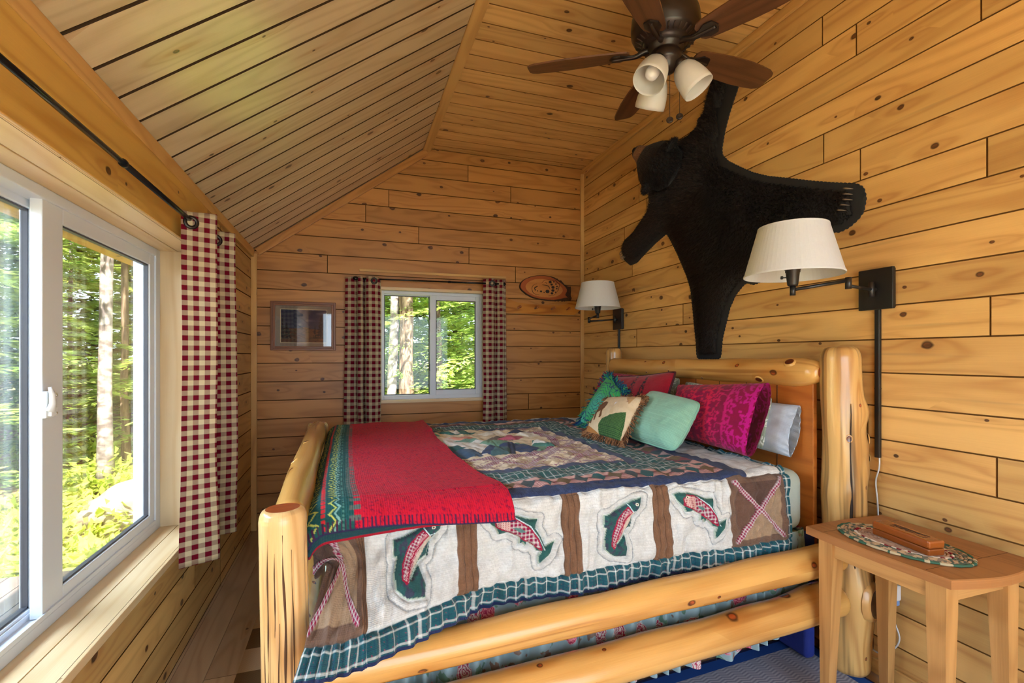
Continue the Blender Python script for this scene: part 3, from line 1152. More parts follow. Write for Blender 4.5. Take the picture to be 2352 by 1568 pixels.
def bplaid(a, b, per=.014):
    """burgundy-and-grey small check"""
    c = np.broadcast_to(lin(186, 190, 188), a.shape + (3,)).copy()
    fa, fb = stripes(a, per, .62), stripes(b, per, .62)
    c = lerp(c, lin(150, 70, 110), .55 * np.clip(fa + fb - fa * fb, 0, 1))
    return lerp(c, lin(132, 22, 66), fa * fb)


def speck(c, amt, x, y, f=300, seed=3):
    n = vnoise(x * f, y * f, seed)
    return c * (1 + amt * n)[..., None]


QX0, QX1 = -.22, 1.668
qx = np.linspace(QX0, QX1, 860)
qq = np.concatenate([np.linspace(-2.02, -.10, 330)[:-1], np.linspace(-.10, .335, 210)])
GX, GQ = np.meshgrid(qx, qq, indexing='ij')


def panel_pt(X, Y, kind):
    """photo-tracing frame of a fish panel -> 0..1 panel coordinates"""
    if kind == 3:
        fx = (X - 700) / 500
        top, bot = 165 - 65 * fx, 690 - 90 * fx
    else:
        fx = (X - 1320) / 425
        top, bot = 88 - 50 * fx, 592 - 62 * fx
    return fx, (Y - top) / (bot - top)


F3_OUT = [panel_pt(*p, 3) for p in [(1125, 186), (1062, 204), (1010, 235), (950, 276), (905, 300), (852, 318), (850, 400), (868, 402), (850, 470), (856, 540), (880, 562), (915, 582), (1002, 580), (1012, 520), (985, 432), (968, 440), (935, 495), (950, 470), (985, 415), (1030, 385), (1048, 318), (1075, 290), (1112, 245)]]
F3_BELLY = [panel_pt(*p, 3) for p in [(1040, 272), (1062, 296), (1020, 345), (975, 420), (925, 500), (905, 505), (935, 420), (985, 335)]]
F3_STRIPE = [panel_pt(*p, 3) for p in [(1012, 255), (1042, 285), (990, 345), (940, 420), (905, 525), (886, 505), (895, 440), (935, 350)]]
F3_EYE = panel_pt(1070, 231, 3)
F3_FIN = [panel_pt(*p, 3) for p in [(1052, 316), (1040, 385), (1024, 388), (1034, 340)]]
F4_OUT = [panel_pt(*p, 4) for p in [(1348, 170), (1390, 153), (1450, 154), (1510, 168), (1560, 190), (1616, 188), (1606, 250), (1632, 300), (1648, 352), (1708, 322), (1680, 392), (1618, 468), (1612, 420), (1628, 385), (1600, 378), (1588, 352), (1560, 330), (1552, 358), (1540, 332), (1522, 345), (1520, 300), (1470, 275), (1420, 284), (1410, 250), (1375, 215)]]
F4_BODY = [panel_pt(*p, 4) for p in [(1400, 192), (1425, 168), (1475, 172), (1520, 200), (1575, 250), (1610, 310), (1625, 372), (1580, 340), (1530, 305), (1470, 265), (1410, 238)]]
F4_EYE = panel_pt(1425, 181, 4)
F4_FIN = [panel_pt(*p, 4) for p in [(1485, 240), (1520, 240), (1550, 262), (1520, 268)]]

FISH = [(.040, .312, 3), (.380, .674, 4), (.740, 1.026, 3), (1.099, 1.371, 4)]
SIDE0, SIDE1 = .0, .268      # navy edge down to the plaid hem
reg = np.zeros(GX.shape, dtype=int)     # 0 field, 1-4 fish, 5 hem, 6 centre, 7 cross blocks
hgt = np.zeros(GX.shape)

C = np.broadcast_to(WHITE, GX.shape + (3,)).copy()
lines_ = stripes(GQ, .0052, .35)
C = lerp(C, lin(180, 186, 190), lines_ * .5)
# brown strips between the panels (three narrow columns each)
for a, b in ((.312, .380), (.674, .740), (1.026, 1.099), (.012, .040)):
    k = (GX > a) & (GX < b) & (GQ > 0)
    C[k] = lin(116, 86, 66)
    d = (GX - a) / (b - a)
    seam = np.exp(-((d * 3) % 1.0 - .5) ** 2 * 8)
    hgt += np.where(k, .003 * seam, 0)
    C = np.where((k & (np.abs(((d * 3 + .5) % 1) - .5) < .05))[..., None], lin(86, 62, 48), C)
# brown cross blocks at both ends
for a, b in ((1.371, 1.640), (-.24, .012)):
    k = (GX > a) & (GX < b) & (GQ > 0)
    C[k] = lin(106, 84, 72)
    cx, cy = (a + b) / 2, .135
    rx, ry = (GX - cx) / ((b - a) * .40), (GQ - cy) / .105
    inner = k & (np.abs(rx) < 1) & (np.abs(ry) < 1)
    up = inner & (np.abs(ry) >= np.abs(rx))
    C[inner] = lin(150, 128, 106)
    C[inner & (ry < 0) & (np.abs(ry) > np.abs(rx))] = lin(84, 64, 58)
    C[inner & (rx < 0) & (np.abs(rx) > np.abs(ry))] = lin(98, 74, 64)
    cross = k & (np.abs(rx) < 1.12) & (np.abs(ry) < 1.12) & ((np.abs(rx - ry) < .13) | (np.abs(rx + ry) < .13))
    bp = bplaid((GX + GQ) * .8, (GX - GQ) * .8, .012)
    C[cross] = bp[cross]
    hgt += np.where(cross, .003, 0)
    reg[cross] = 7
# fish
for n_, (a, b, kind) in enumerate(FISH):
    fx, fy = (GX - a) / (b - a), (GQ - SIDE0) / (SIDE1 - SIDE0)
    bx_ = (fx > 0) & (fx < 1) & (fy > 0) & (fy < 1)
    out = F3_OUT if kind == 3 else F4_OUT
    ins = inpoly(fx, fy, out) & bx_
    d = seg_dist(fx, fy, out, True) * .28
    reg[ins] = n_ + 1
    tealn = lerp(np.broadcast_to(lin(38, 82, 84), GX.shape + (3,)), lin(60, 50, 80), (vnoise(GX * 120, GQ * 120, 5) > .25) * .7)
    C = np.where(ins[..., None], tealn if kind == 3 else lin(40, 88, 86), C)
    if kind == 3:
        st = inpoly(fx, fy, F3_STRIPE) & ins
        C = np.where(st[..., None], bplaid(GX + GQ * .5, GQ - GX * .5, .010), C)
        be = inpoly(fx, fy, F3_BELLY) & ins
        C = np.where(be[..., None], lin(186, 176, 164), C)
        e2 = seg_dist(fx, fy, [panel_pt(1025, 290, 3), panel_pt(960, 390, 3), panel_pt(905, 515, 3)]) * .28
        C = np.where(((e2 < .006) & ins)[..., None], lerp(np.broadcast_to(lin(206, 170, 176), GX.shape + (3,)), BUR, stripes(GX + GQ, .005, .5)), C)
        es = seg_dist(fx, fy, F3_STRIPE, True) * .28
        C = np.where(((es < .0022) & ins)[..., None], lin(150, 20, 60), C)
        fi = inpoly(fx, fy, F3_FIN)
        C = np.where(fi[..., None], lin(38, 82, 84), C)
        gill = seg_dist(fx, fy, [panel_pt(1018, 240, 3), panel_pt(1048, 285, 3), panel_pt(1095, 270, 3)]) * .28
        C = np.where(((gill < .0018) & ins)[..., None], lin(190, 214, 226), C)
        ey = F3_EYE
    else:
        bo = inpoly(fx, fy, F4_BODY) & ins
        C = np.where(bo[..., None], bplaid(GX, GQ, .0135), C)
        head = bo & (fx < panel_pt(1475, 200, 4)[0])
        C = np.where(head[..., None], lerp(np.broadcast_to(lin(206, 176, 170), GX.shape + (3,)), BUR, stripes(GX, .006, .45) * stripes(GQ, .006, .6)), C)
        es = seg_dist(fx, fy, F4_BODY, True) * .28
        C = np.where(((es < .0022) & ins)[..., None], lin(150, 20, 60), C)
        bl = seg_dist(fx, fy, [panel_pt(1500, 180, 4), panel_pt(1570, 230, 4), panel_pt(1615, 300, 4), panel_pt(1640, 370, 4)]) * .28
        C = np.where(((bl < .0018) & ins)[..., None], lin(190, 210, 222), C)
        fi = inpoly(fx, fy, F4_FIN) & ins
        C = np.where(fi[..., None], lin(84, 124, 124), C)
        ey = F4_EYE
    er = np.hypot((fx - ey[0]) * (b - a), (fy - ey[1]) * .268)
    C = np.where((er < .006)[..., None], lin(222, 216, 200), C)
    C = np.where((er < .0028)[..., None], lin(30, 30, 34), C)
    C = np.where(((d < .0022) & bx_ & ins)[..., None], lin(168, 190, 178), C)
    hgt += np.where(ins, .006 * sm(d, 0, .012), -.0045 * np.exp(-(d / .005) ** 2) * bx_)
    hgt += np.where(~ins & bx_, -.003 * np.exp(-((d - .022) / .003) ** 2), 0)
    C = np.where((~ins & bx_ & (np.abs(d - .022) < .0016))[..., None], lin(150, 156, 162), C)
# navy band at the fold, diamond band, plaid band, thin navy, lattice centre
RX = 1.475


def frame_d(w):
    """distance measure: <0 inside the rectangle inset by w from the navy outer line"""
    return np.maximum.reduce([GQ + w, -1.70 + w - GQ, GX - (RX - w), -.16 + w - GX])


fd = frame_d(0)
top = GQ < 0
band = fd < 0
dep = -fd
C = np.where((band & (dep < .062) & top)[..., None], speck(np.broadcast_to(lin(46, 58, 92), GX.shape + (3,)), .3, GX, GQ, 260, 8), C)
dm = band & (dep >= .062) & (dep < .150)
cell = .062
dc = (dep - .062) / .088 - .5
along = np.where((RX - GX) < (-GQ), GQ, GX)
al = ((along / .070) % 1.0) - .5
diam = (np.abs(al * 1.05) + np.abs(dc) * .95) < .46
pk = lerp(np.broadcast_to(lin(206, 164, 158), GX.shape + (3,)), lin(120, 60, 70), stripes(GQ, .006, .4))
ci = np.floor(along / .070).astype(int) % 3
dcol = np.where((ci == 0)[..., None], lin(34, 84, 88), np.where((ci == 1)[..., None], lin(104, 84, 56), lin(56, 70, 76)))
C = np.where(dm[..., None], np.where(diam[..., None], dcol, pk), C)
pl = band & (dep >= .150) & (dep < .300)
C = np.where(pl[..., None], plaid(GX, GQ, lin(36, 88, 86), .027), C)
nv = band & (dep >= .300) & (dep < .345)
C = np.where(nv[..., None], lin(62, 74, 104), C)
ce = band & (dep >= .345)
reg[ce] = 6
la1, la2 = (GX + GQ * 1.0) / .205, (GX - GQ * 1.0) / .205
l1, l2 = np.abs((la1 % 1) - .5), np.abs((la2 % 1) - .5)
latt = np.minimum(l1, l2)
Cc = np.broadcast_to(lin(228, 214, 188), GX.shape + (3,)).copy()
Cc = np.where(((np.floor(la1) + np.floor(la2)) % 3 == 0)[..., None], lin(176, 154, 124), Cc)
lat2 = np.minimum(np.abs((la1 * 2 % 1) - .5), np.abs((la2 * 2 % 1) - .5))
Cc = np.where((lat2 < .032)[..., None], lerp(np.broadcast_to(lin(200, 180, 170), GX.shape + (3,)), lin(140, 60, 92), stripes(GX, .014, .55)), Cc)
Cc = np.where((latt < .105)[..., None], lerp(bplaid(GX, GQ, .012), lin(222, 206, 200), np.full(GX.shape, .22)), Cc)
C = np.where(ce[..., None], Cc, C)
# the lake picture in the middle of the quilt
MX0, MX1, MQ0, MQ1 = .22, 1.00, -1.36, -.60
mx, my = (GX - MX0) / (MX1 - MX0), (GQ - MQ0) / (MQ1 - MQ0)
el = ((mx - .5) / .56) ** 2 + ((my - .5) / .56) ** 2 < 1
C = np.where((el & ce)[..., None], CREAM, C)
ring_ = np.abs(np.sqrt(((mx - .5) / .56) ** 2 + ((my - .5) / .56) ** 2) - 1) < .05
C = np.where((ring_ & ce)[..., None], bplaid(GX, GQ, .012), C)


def patch(poly, col, h=.003):
    global C, hgt
    k = inpoly(mx, my, poly) & ce
    C = np.where(k[..., None], col, C)
    d_ = seg_dist(mx, my, poly, True) * .7
    hgt += np.where(k, h * sm(d_, 0, .01), -.002 * np.exp(-(d_ / .006) ** 2) * ce)


patch([(.02, .30), (.30, .22), (.62, .55), (.60, .92), (.20, .95), (.02, .72)], lin(226, 224, 218))
patch([(.45, .92), (.62, .55), (.75, .62), (.66, .96)], lin(58, 70, 100))
patch([(.50, .95), (.64, .66), (.70, .70), (.62, .97)], lin(70, 100, 104))
patch([(.52, .60), (.64, .50), (.92, .84), (.82, .96)], lin(112, 150, 128))
patch([(.62, .72), (.72, .62), (.84, .90), (.74, .98)], lin(52, 64, 92))
patch([(.05, .05), (.20, -.02), (.34, .20), (.20, .28)], lin(112, 150, 128))
patch([(.30, .10), (.55, .03), (.62, .16), (.42, .24)], lin(60, 112, 104))
patch([(.42, .10), (.48, .06), (.50, .18), (.44, .22)], lin(230, 228, 222))
patch([(.10, .72), (.36, .66), (.40, .78), (.14, .86)], lin(36, 92, 94))
patch([(.20, .84), (.44, .80), (.46, .97), (.24, .99)], lin(60, 84, 110))
patch([(.36, .36), (.50, .30), (.56, .38), (.46, .46)], lin(206, 140, 120))
patch([(.38, .45), (.52, .43), (.56, .50), (.42, .52)], lin(112, 150, 134))
patch([(.12, .46), (.26, .40), (.30, .46), (.18, .52)], lin(176, 60, 84))
patch([(.60, .46), (.78, .30), (.90, .40), (.78, .54)], lin(110, 96, 84))
patch([(.68, .48), (.82, .34), (.90, .44), (.80, .54)], lin(186, 90, 110))
patch([(.82, .80), (.90, .58), (.99, .66), (.94, .90)], lin(70, 124, 112))
patch([(.86, .68), (.92, .60), (.98, .70), (.92, .78)], lin(230, 228, 222))
patch([(.66, .10), (.72, .04), (.86, .08), (.74, .12)], lin(52, 56, 80))
patch([(.84, .20), (.92, .13), (1.0, .20), (.94, .24)], lin(52, 56, 80))
patch([(.80, .05), (.88, -.02), (.98, .03), (.88, .07)], lin(52, 56, 80))
patch([(.60, .20), (.78, .14), (.86, .24), (.66, .28)], lin(226, 220, 206))
patch([(.88, .26), (1.02, .28), (1.04, .40), (.94, .40)], lin(226, 220, 206))
# plaid hem and right-hand edge
hem = (GQ > SIDE1) | (GX > 1.640)
C = np.where(hem[..., None], plaid(GX, GQ + .008, lin(32, 84, 96), .036), C)
C = np.where((np.abs(GQ - .332) < .006)[..., None], lin(36, 46, 84), C)
reg[hem] = 5
C = speck(C, .10, GX, GQ, 420, 4)
C = speck(C, .07, GX, GQ, 60, 6)
# quilting: channels stitched across the white field, seams dipping between pieces
chan = np.abs(np.sin(GX * PI / .030 + .5 * vnoise(GX * 6, GQ * 9, 9)))
fieldm = ((reg == 0) & (GQ > 0)).astype(float)
hgt += .0040 * vnoise(GX * 17, GQ * 12, 31) + .0022 * vnoise(GX * 45, GQ * 30, 32)
hgt += fieldm * (.0030 * vnoise(GX * 60 + GQ * 8, GQ * 12, 33) + .0035 * vnoise(GX * 22 + GQ * 30, GQ * 26 - GX * 9, 35))
hgt += np.where(GQ < .02, .003 * vnoise(GX * 30, GQ * 30, 41), 0)
hgt += np.where(reg == 5, .003 * np.sin(GX * 2 * PI / .045 + vnoise(GX * 12, GQ * 4, 2)), 0)
hgt += -.004 * np.exp(-((GQ - SIDE1) / .006) ** 2) - .003 * np.exp(-((GQ + .062) / .006) ** 2) - .003 * np.exp(-((GQ - .002) / .006) ** 2)
# ---- drape
R_ = .055
zt = ZT + .012
yN = 1.478
xf = -.075                         # the foot edge of the mattress


def quilt_base(X, Q):
    """nominal quilt coordinates -> world (vectorised)"""
    a0 = -.04
    a1 = a0 + R_ * PI / 2
    ang = np.clip((Q - a0) / R_, 0, PI / 2)
    yT = yN + R_ + (a0 - np.minimum(Q, a0))
    y = np.where(Q < a0, yT, yN + R_ - R_ * np.sin(ang))
    z = np.where(Q < a0, zt, zt - R_ + R_ * np.cos(ang))
    dq = np.maximum(Q - a1, 0)
    foot = sm(.50 - X, 0, .62)
    # over the rail at the foot the hem swings out
    out = .012 * sm(dq, 0, .2) + foot * .255 * sm(dq, .02, .30) + .010 * np.sin(X * 9 + .7) * sm(dq, .05, .3)
    y = y - out
    z = z - dq * (1 - .10 * foot) - .0
    # far side falls over the edge
    far = np.maximum(-Q - 1.70, 0)
    fa = np.clip(far / .06, 0, PI / 2)
    y = np.where(far > 0, yN + R_ + a0 + 1.70 + .06 * np.sin(fa), y)
    z = np.where(far > 0, zt - .06 + .06 * np.cos(fa) - np.maximum(far - .094, 0), z)
    # past the foot edge of the mattress
    over = np.maximum(xf - X, 0)
    side = sm(dq, .0, .10)
    xx = X + 0.0
    drop = np.where(X < xf, over, 0)
    xx_top = np.where(X < xf, xf - .02 * np.tanh(over / .02), X)
    z_top = z - np.where(X < xf, np.maximum(over - .02, 0) * .95 + .004, 0)
    # on the hanging side the surplus corner swings as a diagonal fold
    cl = np.clip((X - QX0) / (xf + .12 - QX0), 0, 1)
    xl = xf + .045 - .34 * dq
    xx_side = np.where(X < xf + .12, xl + (xf + .12 - xl) * cl, X)
    xx = xx_top * (1 - side) + xx_side * side
    z = z_top * (1 - side) + z * side
    # slightly crowned, rumpled top
    z = z + np.where(Q < a0, .006 * vnoise(X * 3.1, Q * 3.3, 51) + .003 * vnoise(X * 9, Q * 9, 52), 0)
    return np.stack([xx, y, z], -1)


QP = quilt_base(GX, GQ)
du_ = np.gradient(QP, axis=0)
dv_ = np.gradient(QP, axis=1)
nn = np.cross(du_, dv_)
nn /= np.linalg.norm(nn, axis=-1, keepdims=True) + 1e-9
if nn[430, 100, 2] < 0:
    nn = -nn
kx = np.ones(5) / 5
hgt *= np.where(GQ > 0, 2.2, 1.6)
hs = np.apply_along_axis(lambda r: np.convolve(r, kx[:3] * 5 / 3, 'same'), 1, hgt)
QP = QP + nn * hs[..., None]
QUV = np.stack([GX, GQ], -1)
creg = reg[:-1, :-1]
quilt = thing('fish_quilt', 'pieced quilt with appliqued fish and a teal plaid hem, spread over the bed', 'quilt', (.8, 2.3, .84))
grid_obj('quilt_field', QP, QUV, C, m_quilt, quilt, keep=(creg == 0))
for k in range(1, 5):
    grid_obj('fish_applique', QP, QUV, C, m_quilt, quilt, keep=(creg == k))
grid_obj('plaid_border', QP, QUV, C, m_quilt, quilt, keep=(creg == 5))
grid_obj('centre_panel', QP, QUV, C, m_quilt, quilt, keep=(creg == 6))
for lo_, hi_ in ((-1, .5), (.5, 3)):
    kk = (creg == 7) & (GX[:-1, :-1] > lo_) & (GX[:-1, :-1] < hi_)
    grid_obj('cross_applique', QP, QUV, C, m_quilt, quilt, keep=kk)
settle(quilt)

# ------------------------------------------------------------------ red wool blanket folded over the foot
m_wool = vcol('felted_wool', rough=.95, sheen=.03, weave=500, bump=.001)


def blanket_layer(name, parent, x0, x1, q1, lift, seed, zig, right_wave=0.0):
    bx = np.linspace(x0, x1, 260)
    bq = np.concatenate([np.linspace(-1.70, -.12, 200)[:-1], np.linspace(-.12, q1, 70)])
    X, Q = np.meshgrid(bx, bq, indexing='ij')
    t = (X - x0) / (x1 - x0)
    Xw = X + right_wave * t * (.020 * np.sin(Q * 2.2 + .5) + .03 * sm(Q, -.3, .1))
    Qw = Q + .012 * np.sin(X * 7 + seed) * sm(Q, -.1, q1)
    P = quilt_base(np.maximum(Xw, -.60), Qw)
    # past the foot edge the wool bends down between mattress and log
    over = np.maximum(-.055 - Xw, 0)
    an = np.clip(over / .05, 0, 1.25)
    side = sm(Q, .02, .10)
    px = np.where(over > 0, -.055 - .05 * np.sin(an), Xw)
    pz = np.where(over > 0, -.05 * (1 - np.cos(an)) - np.maximum(over - .0625, 0) * .9, 0)
    base = quilt_base(np.maximum(Xw, .60), Qw)         # the fold profile well away from the foot
    hang = base[..., 2]
    P = np.stack([px, base[..., 1], hang + pz], -1)
    P[..., 1] -= .018 * sm(Q, -.05, .05)
    N_ = np.cross(np.gradient(P, axis=0), np.gradient(P, axis=1))
    N_ /= np.linalg.norm(N_, axis=-1, keepdims=True) + 1e-9
    if N_[200, 60, 2] < 0:
        N_ = -N_
    h = lift + .005 * vnoise(X * 6 + 3, Q * 5, seed) + .0015 * vnoise(X * 60, Q * 60, seed + 1)
    h = h + .010 * np.exp(-((X - x1) / .03) ** 2) * (Q < -1.2)
    P = P + N_ * h[..., None]
    Cb = np.broadcast_to(lin(186, 18, 46), X.shape + (3,)).copy()
    hz = vnoise(X * 330, Q * 330, seed + 5) + .6 * vnoise(X * 700, Q * 700, seed + 6)
    Cb = lerp(Cb, lin(96, 10, 52), sm(hz, .25, .9) * .8)
    g = X < .0
    Cb = np.where(g[..., None], speck(np.broadcast_to(lin(28, 78, 78), X.shape + (3,)), .2, X, Q, 400), Cb)
    # ladder stripe where red meets green
    lad = (X > -.012) & (X < .018)
    Cb = np.where((lad & (stripes(Q, .024, .45) > 0))[..., None], lin(88, 96, 92), Cb)
    zz = np.abs(((Q / .030) % 1.0) - .5) * 2
    for xo, am, col in ((-.062, .018, lin(182, 190, 92)), (-.048, .014, lin(122, 168, 160)), (-.105, .020, lin(182, 190, 92))):
        Cb = np.where((np.abs(X - xo - am * zz) < .0028)[..., None], col, Cb)
    Cb = np.where((np.abs(X + .074) < .004)[..., None] & (stripes(Q, .012, .7) > 0)[..., None], lin(196, 40, 50), Cb)
    Cb = np.where((np.abs(X + .026) < .003)[..., None] & (stripes(Q, .009, .6) > 0)[..., None], lin(70, 120, 112), Cb)
    if zig:
        st = (np.abs(Q - q1 + .012) < .010) & (stripes(X, .011, .35) > 0)
        Cb = np.where(st[..., None], lin(70, 30, 64), Cb)
        Cb = np.where((Q > q1 - .004)[..., None], lin(44, 40, 76), Cb)
    return P, np.stack([X, Q], -1), Cb


blk = thing('wool_blanket', 'red wool blanket with a green zigzag border, folded across the foot of the bed', 'blanket', (.2, 2.3, .85))
P_, U_, C_ = blanket_layer('fold', blk, -.20, .455, .050, .0185, 61, True, 1.0)
# a thick turned edge: top sheet plus its rolled underside
TOPB = P_
o = grid_obj('upper_fold', P_, U_, C_, m_wool, blk)
md = o.modifiers.new('thick', 'SOLIDIFY')
md.thickness = .006
md.offset = -1
P2, U2, C2 = blanket_layer('fold', blk, -.19, .435, .064, .0105, 66, False, 1.0)
C2[:, -12:] = lin(34, 66, 74)
C2[:, -3:] = lin(150, 24, 44)
o = grid_obj('under_fold', P2, U2, C2, m_wool, blk)
settle(blk)
# ------------------------------------------------------------------ pillows
def tagged(o, label, cat, group=None):
    o['label'] = label
    o['category'] = cat
    if group:
        o['group'] = group
    return o


def pillow_surface(A, B, Cc, D, th, n=110, m=110, pinch=.06, p=2.6, open_end=0.0, cornr=.05, sag=0.0, seed=1, wrinkle=.004, lean=None):
    """A bottom-left, B bottom-right, Cc top-right, D top-left (seen from the front) -> closed loop grid"""
    A, B, Cc, D = [np.array(q, float) for q in (A, B, Cc, D)]
    s = np.linspace(0, 1, n)
    s = .5 - .5 * np.cos(PI * s) * (1 - .0)
    t1 = .5 - .5 * np.cos(PI * np.linspace(0, 1, m))
    T = np.concatenate([t1, t1[::-1][1:]])
    side = np.concatenate([np.ones(m), -np.ones(m - 1)])
    Sg, Tg = np.meshgrid(s, T, indexing='ij')
    sd = np.broadcast_to(side, Sg.shape)
    u, w = Sg * 2 - 1, Tg * 2 - 1
    bu = u * (1 - pinch * (1 - w * w) * np.abs(u) ** 2) if not open_end else u * (1 - np.where(u < 0, pinch * (1 - w * w) * u * u, 0))
    bw = w * (1 - pinch * (1 - u * u) * np.abs(w) ** 2)
    k_ = 1 - cornr * (u * w) ** 6
    if not open_end:
        bu, bw = bu * k_, bw * k_
    a, b = (bu + 1) / 2, (bw + 1) / 2
    P = (A * ((1 - a) * (1 - b))[..., None] + B * (a * (1 - b))[..., None] + Cc * (a * b)[..., None] + D * ((1 - a) * b)[..., None])
    N = np.cross(B - A, D - A)
    N /= np.linalg.norm(N)
    if np.dot(N, np.array([0, 0, 1.29]) - (A + Cc) / 2) < 0:
        N = -N
    fu = 1 - np.abs(u) ** p
    if open_end:
        fu = np.where(u > 0, 1 - (1 - open_end) * np.abs(u) ** p, fu)
    fw = 1 - np.abs(w) ** p
    h = th / 2 * np.clip(fu * fw, 0, 1) ** .55
    wr = wrinkle * (vnoise(Sg * 5, Tg * 5, seed) + .5 * vnoise(Sg * 13, Tg * 11, seed + 1)) * (fu * fw) ** .3
    edge = np.minimum(1 - np.abs(u), 1 - np.abs(w))
    wr = wr + wrinkle * .35 * np.sin((Sg + Tg) * 42 + 4 * vnoise(Sg * 4, Tg * 4, seed + 2)) * np.exp(-edge / .10) * (edge > .002)
    P = P + N * (sd * (h + wr))[..., None]
    return P, Sg, Tg, sd, N


def pillow(name, label, corners, th, colfn, mat=None, root=False, cat='pillow', **kw):
    P, Sg, Tg, sd, N = pillow_surface(*corners, th, **kw)
    A, B, D = np.array(corners[0]), np.array(corners[1]), np.array(corners[3])
    W, H = np.linalg.norm(B - A), np.linalg.norm(D - A)
    Cx = colfn(Sg * W, Tg * H, Sg, Tg, sd, W, H)
    UV = np.stack([Sg * W, Tg * H], -1)
    o = grid_obj(name if not root else 'cushion', P, UV, Cx, mat or m_cloth)
    if root:
        c = P.reshape(-1, 3).mean(0)
        r = thing(name, label, cat, tuple(c))
        o.parent = r
        return r, o, (P, Sg, Tg, sd, N)
    tagged(o, label, cat)
    return o, (P, Sg, Tg, sd, N)


m_cloth = vcol('printed_cotton', rough=.9, sheen=.12, weave=800, bump=.0005)
m_velvet = vcol('velour_cloth', rough=.8, sheen=.3, weave=500, bump=.0006)


def flat(col):
    return lambda x, y, *a: np.broadcast_to(lin(*col), x.shape + (3,)).copy()


def damask(x, y, S_, T_, sd, W, H):
    """tone-on-tone magenta print: broad vertical bands of scrolls, leaves and little triangles"""
    deep, pink, vio = lin(136, 4, 62), lin(206, 22, 70), lin(186, 14, 124)
    t = sm(S_, .55, .95)
    hot = lerp(np.broadcast_to(pink, x.shape + (3,)), vio, t)
    a = vnoise(x * 26, y * 26, 3) + .5 * vnoise(x * 52, y * 52, 4)
    curl = np.abs(a) < .10
    cell = .085
    cx = (x / cell) % 1 - .5
    row = np.floor(x / cell)
    cy = (y / cell + .5 * (row % 2)) % 1 - .5
    r = np.hypot(cx, cy)
    th_ = np.arctan2(cy, cx)
    flower = (r < .30 + .10 * np.cos(5 * th_ + row)) & (r > .16 + .05 * np.cos(5 * th_ + row))
    dot = r < .07
    leaf = (np.abs(cx - .30 * np.sin(y * 40)) < .07)
    pat = (curl & (r > .38)) | flower | dot | (leaf & (r > .42))
    band = (S_ * 5.2) % 1.0
    edge = band < .05
    tri = (band > .05) & (band < .05 + .13 * (1 - np.abs(((y / .024) % 1) - .5) * 2))
    c = np.where(pat[..., None], hot, deep)
    c = np.where((edge | tri)[..., None], hot, c)
    return c


def sage_floral(x, y, *a):
    base, wh = lin(142, 154, 138), lin(206, 212, 204)
    cell = .095
    row = np.floor(x / cell)
    cx, cy = (x / cell) % 1 - .5, (y / cell + .5 * (row % 2)) % 1 - .5
    r = np.hypot(cx, cy) + .05 * vnoise(x * 90, y * 90, 8)
    th_ = np.arctan2(cy, cx)
    fl = (r < .36 + .05 * np.cos(7 * th_)) & (np.sin(r * 44 + 1.2 * np.sin(5 * th_)) > -.1)
    vine = np.abs(vnoise(x * 30, y * 30, 12)) < .06
    return np.where((fl | (vine & (r > .4)))[..., None], wh, base)


TOPZ = .845
# --- back row, against the headboard
pillow('bed_pillow', 'pale blue pillow, its loose case end hanging out nearest the headboard post',
       ((1.810, 2.25, .868), (1.790, 1.585, .856), (1.845, 1.585, 1.075), (1.850, 2.25, 1.085)), .08, flat((196, 208, 224)), pinch=.03, open_end=.35, seed=21, wrinkle=.008)
pillow('bed_pillow', 'sage green pillow with white flowers, tucked behind the large magenta pillow',
       ((1.745, 2.28, .875), (1.745, 1.68, .870), (1.820, 1.695, 1.105), (1.812, 2.30, 1.150)), .075, sage_floral, pinch=.04, seed=22)
pillow('bed_pillow', 'sage green flowered pillow standing behind the red tree-print cushion',
       ((1.79, 3.12, .868), (1.79, 2.36, .868), (1.835, 2.36, 1.165), (1.835, 3.12, 1.165)), .09, sage_floral, pinch=.04, seed=23)
# --- the two magenta ones
pillow('bed_pillow', 'large magenta damask pillow nearest the camera, its open case end facing right',
       ((1.625, 2.200, .865), (1.605, 1.625, .862), (1.735, 1.645, 1.172), (1.735, 2.26, 1.130)), .15, damask, pinch=.04, open_end=.30, seed=25, wrinkle=.006)
pillow('bed_pillow', 'magenta pillow half hidden behind the red tree-print cushion',
       ((1.575, 3.06, .880), (1.655, 2.42, .880), (1.765, 2.40, 1.165), (1.735, 3.10, 1.178)), .11, damask, pinch=.05, seed=26)


# --- red wool with a dark tree
def treeprint(x, y, S_, T_, sd, W, H):
    c = speck(np.broadcast_to(lin(146, 8, 32), x.shape + (3,)), .12, x, y, 300)
    for tx, w in ((.50, .10), (.66, .075)):
        dx = np.abs(S_ - tx - .06 * (T_ - .5))
        env = w * (1.05 - T_) * (.55 + .45 * np.abs(np.sin(T_ * 46 + dx * 60)))
        tree = (dx < env) & (T_ < .96) & (vnoise(x * 160, y * 110, 7) > -.25)
        c = np.where((tree & (sd > 0))[..., None], lin(26, 10, 14), c)
    return c


r, o, (P, Sg, Tg, sd, N) = pillow('throw_cushion', 'dark red wool cushion with black fir trees, propped behind the small cushions',
                                 ((1.525, 2.78, .895), (1.600, 2.200, .905), (1.705, 2.225, 1.208), (1.640, 2.84, 1.150)), .10, treeprint, m_velvet, True, 'cushion', pinch=.09, seed=27)


def rim(P, m):
    """the seam line all round a pillow grid"""
    n = P.shape[0]
    a = [P[i, 0] for i in range(n)]
    b = [P[n - 1, j] for j in range(m)]
    c = [P[i, m - 1] for i in range(n - 1, -1, -1)]
    d = [P[0, j] for j in range(m - 1, -1, -1)]
    return a[:-1] + b[:-1] + c[:-1] + d


